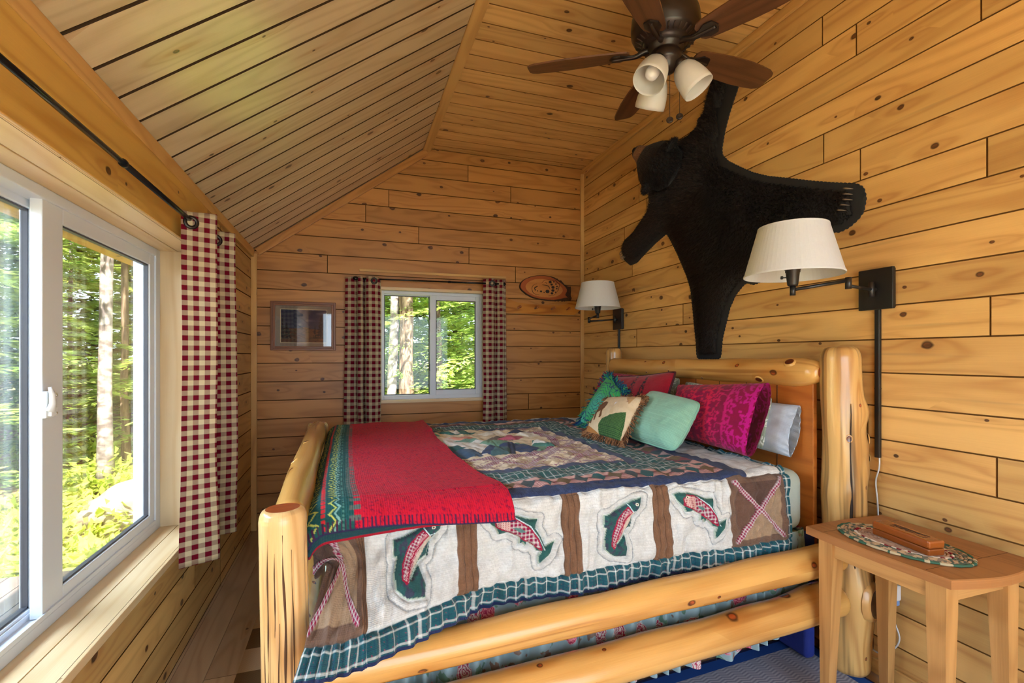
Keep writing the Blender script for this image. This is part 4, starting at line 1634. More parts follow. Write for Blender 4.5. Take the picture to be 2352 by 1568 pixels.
m_darkred = plain('dark_wool_binding', srgb(64, 16, 24), rough=.9)
mb = MB()
add_tube(mb, [Vector(q) for q in rim(P, 110)[::3]] , [.006] * len(rim(P, 110)[::3]), 8)
mb.build('binding', m_darkred, r)
settle(r)


# --- green and blue fringed
def mehndi(x, y, S_, T_, sd, W, H):
    a = lin(70, 190, 110)
    b = lin(84, 200, 176)
    c = lerp(np.broadcast_to(a, x.shape + (3,)), b, sm(vnoise(x * 7 + 1, y * 6, 5), -.3, .5))
    px, py = (x - W * .46) / .13, (y - H * .46) / .17
    r = np.hypot(px, py)
    th_ = np.arctan2(py, px)
    scal = r * (1 + .05 * np.cos(10 * th_))
    ln = (np.abs((scal * 6.5) % 1 - .5) < .10) & (r < .95)
    vine = (np.abs(vnoise(x * 34, y * 34, 17)) < .075) & (r > 1.0) & (r < 1.75)
    ring = (np.abs(r - 1.0 - .06 * np.cos(12 * th_)) < .035)
    c = np.where(((ln | vine | ring) & (sd > 0))[..., None], lin(36, 84, 126), c)
    return c


m_fringe = None


def fringe(parent, line, N, length, n, cols, seed, rad=.0022, down=.3, out=None, name='fringe', cen=None):
    """loose yarn ends round a cushion: many short bent strands in one piece of trimming"""
    rs = random.Random(seed)
    L = len(line)
    mbs = MB()
    for i in range(n):
        f = rs.random() * (L - 1)
        k = int(f)
        p = Vector(line[k]).lerp(Vector(line[min(k + 1, L - 1)]), f - k)
        o_ = (p - cen).normalized()
        d = (o_ + Vector((rs.uniform(-.5, .5), rs.uniform(-.5, .5), rs.uniform(-.5, .3) - down)) + N * rs.uniform(-.4, .5)).normalized()
        le = length * rs.uniform(.6, 1.2)
        b = Vector((rs.uniform(-1, 1), rs.uniform(-1, 1), rs.uniform(-1, .2))) * le * .3
        pts = [p - o_ * .004, p + d * le * .4 + b * .5, p + d * le * .8 + b, p + d * le + b * .5 + Vector((0, 0, -.12 * le))]
        pts = [Vector((q.x, q.y, max(q.z, TOPZ + .004))) for q in pts]
        add_tube(mbs, pts, [rad, rad, rad * .9, rad * .6], 4, rnd=rs.random(), mat=rs.randrange(len(cols)), caps=(False, True))
    return mbs.build(name, cols, parent)


yarns = [plain('yarn_green', srgb(84, 190, 110), rough=.9), plain('yarn_teal', srgb(24, 130, 150), rough=.9), plain('yarn_navy', srgb(24, 52, 110), rough=.9), plain('yarn_blue', srgb(20, 92, 130), rough=.9)]
r, o, (P, Sg, Tg, sd, N) = pillow('throw_cushion', 'green and turquoise cushion with blue yarn fringe, at the far end of the cushion row',
                                 ((1.395, 2.80, .865), (1.405, 2.46, .858), (1.545, 2.52, 1.075), (1.625, 2.83, 1.160)), .10, mehndi, m_cloth, True, 'cushion', pinch=.05, seed=29)
rl = rim(P, 110)
fringe(r, rl, Vector(N), .055, 1500, yarns, 4, cen=Vector(P.reshape(-1, 3).mean(0)))
settle(r)


# --- moose cushion
def st(px, py):
    e1, e2 = np.array([430., 205.]), np.array([360., -515.])
    q = np.linalg.solve(np.stack([e1, e2], 1), np.array([px - 370., py - 1075.]))
    return tuple(q)


MOOSE = [st(*p) for p in [(775, 688), (735, 695), (690, 705), (662, 690), (640, 700), (652, 712), (628, 735), (590, 785), (572, 795), (562, 822), (575, 835), (555, 862), (528, 905), (505, 945), (508, 960), (520, 955), (515, 980), (530, 985), (548, 945), (585, 880), (592, 895), (575, 940), (566, 968), (585, 965), (604, 930), (625, 870), (668, 868), (655, 915), (632, 955), (650, 962), (668, 940), (690, 870), (728, 838), (758, 800), (768, 770), (755, 752), (700, 752), (665, 748), (682, 730), (740, 712)]]
HILL = [st(*p) for p in [(545, 1160), (600, 1060), (680, 980), (790, 935), (990, 925), (900, 1110), (780, 1290), (700, 1270)]]
TANS = [st(*p) for p in [(975, 600), (1200, 560), (1210, 640), (1000, 890), (990, 700)]]
REDT = [st(*p) for p in [(670, 670), (740, 560), (870, 560), (960, 598), (800, 625)]]
ORNG = [st(*p) for p in [(330, 1080), (420, 1000), (545, 1160), (480, 1180)]]
MOOSE = [((a - .33) * 1.22 + .33, (b - .60) * 1.15 + .58) for a, b in MOOSE]
HILL = [(a, b * .82) for a, b in HILL]
STARS = [st(860, 842), st(845, 672)]
XS = [st(975, 655), st(980, 716), st(1000, 842)]


def moose(x, y, S_, T_, sd, W, H):
    c = np.broadcast_to(lin(222, 200, 164), x.shape + (3,)).copy()
    c = lerp(c, lin(198, 160, 110), sm(vnoise(x * 22, y * 22, 3), .1, .9) * .5)
    f = sd > 0
    c = np.where((inpoly(S_, T_, TANS) & f)[..., None], lerp(np.broadcast_to(lin(202, 160, 108), x.shape + (3,)), lin(176, 128, 76), sm(vnoise(x * 40, y * 40, 5), -.2, .8)), c)
    c = np.where((inpoly(S_, T_, REDT) & f)[..., None], lin(172, 56, 60), c)
    c = np.where((inpoly(S_, T_, ORNG) & f)[..., None], lin(186, 124, 66), c)
    g = inpoly(S_, T_, HILL) & f
    gr = lerp(np.broadcast_to(lin(84, 124, 66), x.shape + (3,)), lin(40, 74, 40), np.clip(stripes(x, .0085, .35) + stripes(y, .0085, .35), 0, 1))
    c = np.where(g[..., None], gr, c)
    c = np.where((inpoly(S_, T_, MOOSE) & f)[..., None], lin(110, 66, 30), c)
    for sx, sy in STARS:
        dx, dy = (S_ - sx) * W, (T_ - sy) * H
        r_ = np.hypot(dx, dy)
        an = np.arctan2(dy, dx)
        c = np.where(((r_ < .011 * np.abs(np.cos(an * 4)) ** 2 + .002) & f)[..., None], lin(244, 244, 248), c)
    for sx, sy in XS:
        dx, dy = (S_ - sx) * W, (T_ - sy) * H
        c = np.where(((np.minimum(np.abs(dx - dy), np.abs(dx + dy)) < .0018) & (np.hypot(dx, dy) < .008) & f)[..., None], lin(126, 28, 36), c)
    return c


leather = [plain('suede_fringe', srgb(140, 92, 56), rough=.9), plain('suede_fringe_dark', srgb(104, 66, 40), rough=.9), plain('suede_fringe_light', srgb(172, 124, 84), rough=.9)]
r, o, (P, Sg, Tg, sd, N) = pillow('throw_cushion', 'cream cushion with a brown moose, green hill and suede fringe, left of the mint cushion',
                                 ((1.2125, 2.365, .878), (1.247, 2.045, .872), (1.423, 2.125, 1.082), (1.412, 2.475, 1.048)), .095, moose, m_cloth, True, 'cushion', n=150, m=150, pinch=.05, seed=31)
rl = rim(P, 150)
fringe(r, rl, Vector(N), .034, 900, leather, 6, rad=.0016, cen=Vector(P.reshape(-1, 3).mean(0)))
settle(r)


# --- mint corduroy
def cord_(x, y, *a):
    c = np.broadcast_to(lin(146, 196, 172), x.shape + (3,)).copy()
    return lerp(c, lin(108, 160, 138), stripes(y, .0052, .4) * .55)


r, o, (P, Sg, Tg, sd, N) = pillow('throw_cushion', 'plain mint green corduroy cushion in front of the large magenta pillow',
                                 ((1.365, 2.185, .872), (1.378, 1.815, .862), (1.590, 1.895, 1.066), (1.540, 2.245, 1.104)), .125, cord_, m_velvet, True, 'cushion', n=130, m=200, pinch=.0, cornr=.075, p=3.0, seed=33, wrinkle=.005)
mb = MB()
rl = rim(P, 200)[::4]
add_tube(mb, [Vector(q) for q in rl], [.0055] * len(rl), 8)
mb.build('piping', plain('mint_piping', srgb(134, 186, 162), rough=.9), r)
settle(r)


# ------------------------------------------------------------------ swing-arm wall lamps
def wall_lamp(label, plate_y, plate_z, joint, elbow, sock, zb, ht, rb, rt, cover_bot, cord_pts, plate_s=(.135, .165), seed=0):
    t = thing('wall_lamp', label, 'lamp', (XR, plate_y, plate_z), 'swing-arm lamps over the headboard')
    hw, hh = plate_s[0] / 2, plate_s[1] / 2
    mb = MB()
    add_box(mb, (XR - .010, plate_y - hw + .004, plate_z - hh + .004), (XR - .0005, plate_y + hw - .004, plate_z + hh - .004), 2, .002)
    add_box(mb, (XR - .024, plate_y - hw, plate_z - hh), (XR - .010, plate_y + hw, plate_z + hh), 2, .003)
    mb.build('wall_plate', m_blackmetal, t)
    J, E, K = Vector(joint), Vector(elbow), Vector(sock)
    mb = MB()
    add_tube(mb, [J + Vector((0, 0, -.030)), J + Vector((0, 0, .030))], [.011, .011], 16)
    add_tube(mb, [(XR - .024, J.y, J.z), J], [.008, .008], 12)
    mb.build('pivot', m_blackmetal, t)
    mb = MB()
    add_tube(mb, [J + Vector((0, 0, .0)), E + Vector((0, 0, -.010))], [.0065, .0065], 12)
    add_tube(mb, [E + Vector((0, 0, -.022)), E + Vector((0, 0, .022))], [.011, .011], 16)
    mb.build('swing_arm', m_blackmetal, t)
    low = Vector((K.x, K.y, zb - .062))
    mb = MB()
    add_tube(mb, [E + Vector((0, 0, .010)), low + Vector((0, 0, .008))], [.0065, .0065], 12)
    add_tube(mb, [low + Vector((0, 0, -.014)), low + Vector((0, 0, .022))], [.010, .010], 16)
    mb.build('swing_arm', m_blackmetal, t)
    mb = MB()
    add_lathe(mb, [(.0, -.040), (.016, -.040), (.019, -.034), (.024, .012), (.026, .014), (.026, .022), (.029, .024), (.029, .030), (.018, .032), (.018, .05), (.0, .05)], (K.x, K.y, zb), 28)
    mb.build('socket', m_blackmetal, t)
    mb = MB()
    a = K + Vector((0, 0, zb - K.z - .006))
    d = Vector((-.8, .55, 0)).normalized()
    add_tube(mb, [a + d * .02, a + d * .034], [.0022, .0022], 8)
    add_tube(mb, [a + d * .034, a + d * .037, a + d * .042], [.006, .007, .006], 10)
    mb.build('switch_knob', m_blackmetal, t)
    mb = MB()
    th = .0022
    add_lathe(mb, [(rb, 0), (rt, ht), (rt - th, ht), (rb - th, 0), (rb, 0)], (K.x, K.y, zb), 64, smooth=False)
    for z, rr in ((0.003, rb - .001), (ht - .004, rt)):
        add_lathe(mb, [(rr + .0012, z - .004), (rr + .002, z), (rr + .0008, z + .004)], (K.x, K.y, zb), 64)
    for k in range(3):   # spider wires that carry the shade
        an = k * 2 * PI / 3 + .4
        add_tube(mb, [(K.x, K.y, zb + ht - .035), (K.x + math.cos(an) * (rt - .004), K.y + math.sin(an) * (rt - .004), zb + ht - .012)], [.0015, .0015], 6, mat=1)
    mb.build('lamp_shade', [m_shade, m_steel], t)
    mb = MB()
    add_lathe(mb, [(.0, .048), (.013, .048), (.014, .062), (.024, .085), (.030, .108), (.026, .130), (.012, .142), (.0, .144)], (K.x, K.y, zb), 24)
    mb.build('bulb', m_bulb, t)
    mb = MB()
    add_box(mb, (XR - .014, plate_y - .010, cover_bot), (XR - .0005, plate_y + .010, plate_z - hh + .002), 2, .003)
    mid = (cover_bot + plate_z - hh) / 2 - .02
    add_box(mb, (XR - .0145, plate_y - .0105, mid), (XR - .0006, plate_y + .0105, mid + .002), 2)
    mb.build('cord_cover', m_blackmetal, t)
    if cord_pts:
        mb = MB()
        pts = smooth_path(cord_pts, 10)
        add_tube(mb, pts, [.0032] * len(pts), 8)
        mb.build('power_cord', m_cord, t)
    settle(t)


def smooth_path(pts, k=8):
    P = [Vector(p) for p in pts]
    out = []
    for i in range(len(P) - 1):
        p0, p1, p2, p3 = P[max(i - 1, 0)], P[i], P[i + 1], P[min(i + 2, len(P) - 1)]
        for j in range(k):
            t = j / k
            out.append(.5 * ((2 * p1) + (p2 - p0) * t + (2 * p0 - 5 * p1 + 4 * p2 - p3) * t * t + (3 * p1 - p0 - 3 * p2 + p3) * t ** 3))
    out.append(P[-1])
    return out


wall_lamp('black swing-arm lamp with white shade, the larger and nearer one above the side table', 1.384, 1.559,
          (XR - .045, 1.384, 1.557), (1.808, 1.343, 1.568), (1.628, 1.430, 1.60), 1.600, .190, .1725, .121, .878,
          [(XR - .008, 1.378, .885), (XR - .012, 1.376, .84), (XR - .008, 1.392, .78), (XR - .010, 1.384, .70), (XR - .009, 1.378, .55), (XR - .009, 1.374, .42), (XR - .02, 1.37, .30), (XR - .03, 1.40, .20),
           (XR - .035, 1.425, .155), (XR - .035, 1.405, .115), (XR - .035, 1.355, .108), (XR - .03, 1.31, .15), (XR - .02, 1.295, .20), (XR - .02, 1.318, .27), (XR - .012, 1.320, .335)])
wall_lamp('black swing-arm lamp with white shade, the smaller-looking one near the back corner', 3.37, 1.581,
          (XR - .045, 3.37, 1.578), (1.800, 3.44, 1.574), (1.765, 3.235, 1.65), 1.648, .190, .168, .120, 1.30, None)
mb = MB()
add_box(mb, (XR - .040, 1.300, .338), (XR - .0005, 1.334, .398), 2, .006)
add_box(mb, (XR - .034, 1.303, .318), (XR - .004, 1.331, .339), 2, .004, mat=1)
tagged(mb.build('plug_adapter', [m_white, plain('pale_blue_plastic', srgb(120, 160, 220), rough=.4)]), 'small white plug-in adapter on the wall behind the side table', 'adapter')

# ------------------------------------------------------------------ side table with its mat and box
table = thing('side_table', 'slim oak side table with tapered legs against the boarded wall', 'table', (1.805, 1.11, 0))
ZTAB = .660
out = [(1.603, 1.352)] + [(1.603 + .010 * math.sin(PI * k / 8) * -1, 1.352 - .457 * k / 8) for k in range(1, 8)] + [(1.603, .895)]
out += [(1.603 + .40 * k / 10, .895 - .036 * math.sin(PI * k / 10)) for k in range(1, 10)] + [(2.003, .895), (2.003, 1.352)]
out += [(2.003 - .40 * k / 10, 1.352 + .010 * math.sin(PI * k / 10)) for k in range(1, 10)]
mb = MB()
add_prism(mb, [(q[1], q[0]) for q in out], ZTAB - .028, ZTAB, ((0, 0, 0), (0, 1, 0), (1, 0, 0), (0, 0, 1)), ch=.003)
mb.build('tabletop', m_oaktop, table)
mb = MB()     # seams of the boards and of the breadboard ends
for lo, hi in (((1.61, .962, ZTAB - .001), (1.998, .9632, ZTAB + .0003)), ((1.61, 1.285, ZTAB - .001), (1.998, 1.2862, ZTAB + .0003)),
               ((1.735, .963, ZTAB - .001), (1.7360, 1.285, ZTAB + .0003)), ((1.872, .963, ZTAB - .001), (1.8732, 1.285, ZTAB + .0003))):
    add_box(mb, lo, hi, 1)
mb.build('board_seam', m_ink, table)
for lx, sx in ((1.662, -1), (1.950, 1)):
    for ly, sy in ((1.300, 1), (.952, -1)):
        vs = []
        for z, hw, ox, oy in ((0, .0155, .010 * sx, .006 * sy), (.54, .0265, 0, 0), (ZTAB - .028, .0265, 0, 0)):
            for a, b in ((-1, -1), (1, -1), (1, 1), (-1, 1)):
                vs.append((lx + ox + a * hw, ly + oy + b * hw, z))
        fs = []
        for k in range(2):
            for q in range(4):
                fs.append((k * 4 + q, k * 4 + (q + 1) % 4, k * 4 + 4 + (q + 1) % 4, k * 4 + 4 + q))
        fs += [(3, 2, 1, 0), (8, 9, 10, 11)]
        mb = MB()
        mb.add(vs, fs, auto_uv(vs, fs, 2), random.random())
        mb.build('leg', m_oak, table)
for lo, hi, ax in (((1.645, .978, .567), (1.663, 1.274, ZTAB - .028), 1), ((1.948, .978, .567), (1.966, 1.274, ZTAB - .028), 1),
                   ((1.688, .937, .567), (1.924, .955, ZTAB - .028), 0), ((1.688, 1.297, .567), (1.924, 1.315, ZTAB - .028), 0)):
    mb = MB()
    add_box(mb, lo, hi, ax, .001)
    mb.build('apron', m_oak, table)
settle(table)

# braided oval mat: each round is a plait
M = Mat('braided_mat', rough=.95, spec=.1)
u, v = M.uv()
ringn = v.floor()
k1_ = M.noise(M.vec(u * 46, ringn * 3.7), detail=0)
k2_ = M.noise(M.vec(u * 60 + 9.0, ringn * 5.1), detail=0)
inner = ringn.lt(6.5)
bnd = ringn.gt(6.5) * ringn.lt(7.5)
base = M.mix(k1_.gt(.47), srgb(92, 104, 92), M.mix(k2_.gt(.5), srgb(196, 166, 130), srgb(150, 130, 110)))
base = M.mix(inner, base, M.mix(k1_.gt(.5), srgb(176, 144, 122), srgb(158, 124, 104)))
base = M.mix(bnd, base, M.mix(k1_.gt(.5), srgb(130, 30, 46), srgb(224, 212, 196)))
base = M.mix(ringn.gt(11.5), base, M.mix(k1_.gt(.5), srgb(70, 104, 84), srgb(196, 176, 140)))
M.color(base)
mb = MB()
nr = 13
for k in range(nr):
    fr = (k + .5) / nr
    ax_, bx_ = .060 + .135 * fr, .008 + .118 * fr
    w = .0052
    ns = 150
    vs, fs, uvs = [], [], []
    for i in range(ns):
        a = 2 * PI * i / ns
        tilt = .07
        cx0, cy0 = bx_ * math.cos(a), ax_ * math.sin(a)
        br = 1 + .20 * math.sin(i * 2 * PI / 6 + k)
        for j in range(8):
            b = 2 * PI * j / 8
            rr = w * math.cos(b) * br
            x_, y_ = cx0 + rr * math.cos(a), cy0 + rr * math.sin(a)
            vs.append((1.752 + x_ * math.cos(tilt) - y_ * math.sin(tilt), 1.122 + x_ * math.sin(tilt) + y_ * math.cos(tilt), ZTAB + .0045 + .0042 * math.sin(b) * br))
    for i in range(ns):
        for j in range(8):
            i2, j2 = (i + 1) % ns, (j + 1) % 8
            fs.append((i * 8 + j, i2 * 8 + j, i2 * 8 + j2, i * 8 + j2))
            L = (ax_ + bx_) * PI
            uvs.append([(L * i / ns, k + .5), (L * (i + 1) / ns, k + .5), (L * (i + 1) / ns, k + .5), (L * i / ns, k + .5)])
    mb.add(vs, fs, uvs, 0, 0, True)
tagged(mb.build('braided_mat', M.m), 'oval braided mat in green, tan and red on the oak side table', 'mat')

# hinged wooden case with a burned-in emblem on the lid
case = thing('wooden_case', 'long varnished wooden case with a dark burned emblem, lying on the braided mat', 'box', (1.742, 1.098, ZTAB + .010))
an = math.atan2(-.186, -.030) + PI
Mc = Matrix.Translation((1.742, 1.098, ZTAB + .0098)) @ Matrix.Rotation(an, 4, 'Z')
mb = MB()
add_box(mb, (-.098, -.030, 0), (.098, .030, .0215), 0, .005, M=Mc, rnd=.3)
mb.build('case_base', m_casew, case)
mb = MB()
add_box(mb, (-.098, -.030, .0222), (.098, .030, .046), 0, .006, M=Mc, rnd=.35)
lid = mb.build('lid', m_casew, case)
mb = MB()
zt_ = .0462
for lo, hi in (((-.066, -.014, 0), (.050, -.0125, 0)), ((-.066, -.014, 0), (-.0645, .012, 0)), ((-.066, .0105, 0), (-.040, .012, 0)), ((.030, .010, 0), (.050, .0115, 0)), ((.0485, -.014, 0), (.050, .0115, 0)),
               ((-.058, -.009, 0), (-.040, -.006, 0)), ((-.038, -.009, 0), (-.030, -.002, 0)), ((-.028, -.009, 0), (-.004, -.005, 0)), ((-.002, -.009, 0), (.004, .004, 0)), ((.006, -.009, 0), (.030, -.0055, 0)),
               ((-.030, .001, 0), (-.012, .005, 0)), ((-.010, .0005, 0), (.000, .006, 0)), ((.008, -.002, 0), (.022, .007, 0)), ((.024, .000, 0), (.044, .004, 0)), ((.034, -.009, 0), (.046, -.004, 0))):
    add_box(mb, (lo[0], lo[1], zt_ - .0005), (hi[0], hi[1], zt_ + .0003), 0, M=Mc)
mb.build('emblem', m_ink, lid)
for ch in [c for c in case.children]:
    pass
settle(case)
# ------------------------------------------------------------------ black bear rug on the right wall (wall coordinates y, z)
BEAR = [(2.328, 2.927), (2.378, 2.825), (2.405, 2.751), (2.457, 2.742), (2.453, 2.704), (2.544, 2.68), (2.642, 2.686), (2.764, 2.735), (2.886, 2.726), (2.961, 2.627), (2.933, 2.489), (2.922, 2.409), (2.961, 2.343), (3.062, 2.28), (3.182, 2.216), (3.296, 2.187), (3.33, 2.123), (3.296, 2.039), (3.206, 1.981), (3.121, 1.986), (3.017, 2.032), (2.886, 2.082), (2.764, 2.118), (2.716, 2.056), (2.651, 1.959), (2.597, 1.867), (2.553, 1.79), (2.519, 1.706), (2.502, 1.602), (2.485, 1.477), (2.469, 1.376), (2.464, 1.300), (2.455, 1.275), (2.272, 1.275), (2.262, 1.300), (2.251, 1.391), (2.234, 1.442), (2.193, 1.562), (2.152, 1.628), (2.1, 1.671), (2.069, 1.686), (2.026, 1.669), (1.98, 1.675), (1.899, 1.744), (1.804, 1.798), (1.696, 1.843), (1.615, 1.849), (1.548, 1.832), (1.507, 1.842), (1.468, 1.866), (1.446, 1.89), (1.435, 1.947), (1.446, 1.992), (1.476, 2.017), (1.564, 2.049), (1.678, 2.096), (1.824, 2.161), (1.932, 2.208), (2.026, 2.26), (2.113, 2.321), (2.206, 2.391), (2.251, 2.444), (2.255, 2.482), (2.234, 2.567), (2.199, 2.653), (2.159, 2.725), (2.132, 2.771), (2.129, 2.819), (2.13, 2.90), (2.15, 2.935), (2.30, 2.945)]
# resample the outline and scallop it
P0 = np.array(BEAR + BEAR[:1])
sl_ = np.concatenate([[0], np.cumsum(np.hypot(*np.diff(P0, axis=0).T))])
ns = int(sl_[-1] / .004)
ss = np.linspace(0, sl_[-1], ns, endpoint=False)
by, bz = np.interp(ss, sl_, P0[:, 0]), np.interp(ss, sl_, P0[:, 1])
for _ in range(6):
    by = (np.roll(by, 1) + by * 2 + np.roll(by, -1)) / 4
    bz = (np.roll(bz, 1) + bz * 2 + np.roll(bz, -1)) / 4
area = np.sum(by * np.roll(bz, -1) - np.roll(by, -1) * bz)
ty, tz = np.roll(by, -1) - np.roll(by, 1), np.roll(bz, -1) - np.roll(bz, 1)
tl = np.hypot(ty, tz)
oy, oz = tz / tl * np.sign(area), -ty / tl * np.sign(area)      # outward
scal = .0045 * np.abs(np.sin(PI * ss / .020))
felt_y, felt_z = by + oy * scal, bz + oz * scal
bear = thing('bear_rug', 'black bear skin rug with head and scalloped felt edge, spread on the right-hand wall', 'bear rug', (XR - .01, 2.4, 2.1))
m_felt = plain('black_felt', srgb(38, 38, 40), rough=.95, bump=.0008, bscale=900, var=.15)
from mathutils.geometry import tessellate_polygon
ring = [(float(y), float(z)) for y, z in zip(felt_y, felt_z)]
tri = tessellate_polygon([[Vector((y, z, 0)) for y, z in ring]])
nv_ = len(ring)
vv = [(XR - .001, y, z) for y, z in ring] + [(XR - .007, y, z) for y, z in ring]
ff = [tuple(t) for t in tri] + [tuple(nv_ + q for q in t)[::-1] for t in tri] + [(i, (i + 1) % nv_, nv_ + (i + 1) % nv_, nv_ + i) for i in range(nv_)]
me = bpy.data.meshes.new('felt_backing')
me.from_pydata(vv, [], ff)
me.update()
me.uv_layers.new(name='UVMap')
me.materials.append(m_felt)
link('felt_backing', me, bear)

# pelt: a relief that swells towards the middle, and thousands of short hairs standing on it
gy = np.arange(1.40, 3.36, .0125)
gz = np.arange(1.24, 2.96, .0125)
GY, GZ = np.meshgrid(gy, gz, indexing='ij')
poly = list(zip(by[::5], bz[::5]))
ins = inpoly(GY, GZ, poly)
dd = seg_dist(GY, GZ, poly, True)
dd = np.where(ins, dd, -dd)
# the felt border is wider along the upper edge of the hind leg and at its foot
bord = .024 + .045 * sm(GZ - (2.02 + (GY - 1.45) * .42), .0, .10) * (GY < 2.25) * (GY > 1.43) + .030 * sm(1.50 - GY, 0, .05)
fd_ = dd - bord


def pelt_h(d, y, z):
    neck = np.exp(-((y - 2.80) / .16) ** 2 - ((z - 2.57) / .17) ** 2)
    return .004 + .045 * (1 - np.exp(-np.clip(d, 0, 9) / .05)) + .10 * neck * sm(d, .0, .06) + .006 * vnoise(y * 9, z * 9, 71)


HX = pelt_h(fd_, GY, GZ)
PP = np.stack([XR - .007 - HX, GY, GZ], -1)
inside = fd_ > 0
keep = inside[:-1, :-1] & inside[1:, :-1] & inside[1:, 1:] & inside[:-1, 1:]
Mfur = Mat('black_fur', rough=.55, spec=.25, sheen=.0)
r_ = Mfur.attr()
Mfur.color(Mfur.mix(r_, srgb(15, 14, 15), srgb(66, 52, 46)))
m_fur = Mfur.m
m_skin = plain('black_pelt', srgb(11, 10, 11), rough=.8)
rs = random.Random(5)
mb = MB()
ids = {}
vs, fs = [], []
for i in range(GY.shape[0] - 1):
    for j in range(GY.shape[1] - 1):
        if keep[i, j]:
            q = []
            for a, b in ((i, j), (i + 1, j), (i + 1, j + 1), (i, j + 1)):
                if (a, b) not in ids:
                    ids[(a, b)] = len(vs)
                    vs.append(tuple(PP[a, b]))
                q.append(ids[(a, b)])
            fs.append(q)
mb.add(vs, fs, None, 0, 0, True)
cells = np.argwhere(keep)
GXg = np.gradient(HX, .0125, axis=0)
GZg = np.gradient(HX, .0125, axis=1)


def hair(p, d, le, w, rnd, side):
    a = p - side * w
    b = p + side * w
    t = p + d * le
    k = len(hv)
    hv.extend([tuple(a), tuple(b), tuple(t)])
    hf.append((k, k + 1, k + 2))
    hr.append(rnd)


hv, hf, hr = [], [], []
cen_y, cen_z = 2.35, 2.05
for n_ in range(46000):
    i, j = cells[rs.randrange(len(cells))]
    y, z = GY[i, j] + rs.random() * .0125, GZ[i, j] + rs.random() * .0125
    nx_ = Vector((-1, GXg[i, j] * -1.0, GZg[i, j] * -1.0)).normalized()
    nx_ = Vector((-1, -GXg[i, j], -GZg[i, j])).normalized()
    flow = Vector((0, y - cen_y, z - cen_z - .25)).normalized() * .8 + Vector((0, rs.uniform(-.6, .6), rs.uniform(-.9, .3)))
    d = (nx_ * rs.uniform(.45, .9) + flow * .75).normalized()
    p = Vector((XR - .007 - HX[i, j] + .002, y, z))
    side = d.cross(nx_).normalized()
    e = float(fd_[i, j])
    hair(p, d, rs.uniform(.016, .030) * (1.0 if e > .02 else .75), .0013, rs.random() ** 2 * .9, side)
ko = len(mb.v)
mb.v.extend(hv)
mb.f.extend([[ko + q for q in f] for f in hf])
mb.uv.extend([[(0, 0)] * 3 for _ in hf])
mb.r.extend(hr)
mb.m.extend([1] * len(hf))
mb.s.extend([False] * len(hf))
mb.build('pelt', [m_skin, m_fur], bear)


# head: skull, brow and muzzle in one surface, facing into the room
def head_pts(nu, nv):
    ctr = np.array([1.885, 2.655, 2.520])
    ax = np.array([-.62, .50, .60])         # where the muzzle points
    ax /= np.linalg.norm(ax)
    ear = np.array([.0, -.45, .89])           # from one ear to the other
    ear -= ax * ear.dot(ax)
    ear /= np.linalg.norm(ear)
    up = np.cross(ear, ax)                    # crown of the head
    if up.dot(np.array([-.6, -.8, -.2])) < 0:
        up = -up
    s = np.linspace(-1, 1, nu)
    prof = np.interp(s, [-1, -.92, -.7, -.35, 0, .25, .45, .62, .78, .9, .97, 1], [.01, .080, .126, .146, .142, .122, .092, .062, .048, .041, .030, .003])
    zz = np.interp(s, [-1, .25, .45, 1], [-.14, .06, .10, .20])
    off = np.interp(s, [-1, 0, .4, .7, 1], [0, .012, -.012, -.028, -.034])
    th = np.linspace(0, 2 * PI, nv)
    P = np.zeros((nu, nv, 3))
    for i in range(nu):
        ce, cu = np.cos(th), np.sin(th)
        r = prof[i] * (1 + .03 * np.cos(2 * th))
        P[i] = ctr + ax * zz[i] + ear * (ce * r * 1.02)[:, None] + up * ((cu * r * .95) + off[i])[:, None]
    return P, ctr, ax, ear, up, s


HPt, hc, hax, hear, hup, hs_ = head_pts(60, 49)
brown = lin(124, 86, 58)
Ch = np.where((hs_ > .60)[:, None, None], brown, lin(12, 11, 12)) * np.ones(HPt.shape)
Ch = np.where((hs_ > .93)[:, None, None], lin(16, 14, 14), Ch)
m_head = vcol('short_bear_hair', rough=.7, sheen=.1, weave=300, bump=.002)
hd = grid_obj('head', HPt, np.stack(np.meshgrid(np.linspace(0, .4, 60), np.linspace(0, .4, 49), indexing='ij'), -1), Ch, m_head, bear)


def blob(name, parent, c, r, mat, axes=None, seg=16, **kw):
    bm = bmesh.new()
    bmesh.ops.create_uvsphere(bm, u_segments=seg, v_segments=seg // 2 + 2, radius=1.0)
    X, Y, Z = axes or (Vector((1, 0, 0)), Vector((0, 1, 0)), Vector((0, 0, 1)))
    for v in bm.verts:
        v.co = Vector(c) + Vector(X) * v.co.x * r[0] + Vector(Y) * v.co.y * r[1] + Vector(Z) * v.co.z * r[2]
    me = bpy.data.meshes.new(name)
    bm.to_mesh(me)
    bm.free()
    me.uv_layers.new(name='UVMap')
    for p in me.polygons:
        p.use_smooth = True
    me.materials.append(mat)
    return link(name, me, parent, **kw)


AX = [Vector(q) for q in (hax, hear, hup)]
m_nose = plain('bear_nose', srgb(14, 12, 12), rough=.3)
m_earin = plain('brown_inner_ear', srgb(52, 36, 28), rough=.9)
blob('nose', hd, hc + hax * .198 - hup * .030, (.014, .020, .015), m_nose, AX)
for sgn in (1, -1):
    blob('eye', hd, hc + hax * .088 + hear * sgn * .052 + hup * .060, (.009, .009, .009), m_nose, AX)
    e = hc + hear * sgn * .132 + hup * .062 - hax * .03
    ea = blob('ear', hd, e, (.026, .056, .060), m_skin, AX)
    blob('inner_ear', ea, e + hax * .014, (.012, .028, .032), m_earin, AX) if False else None
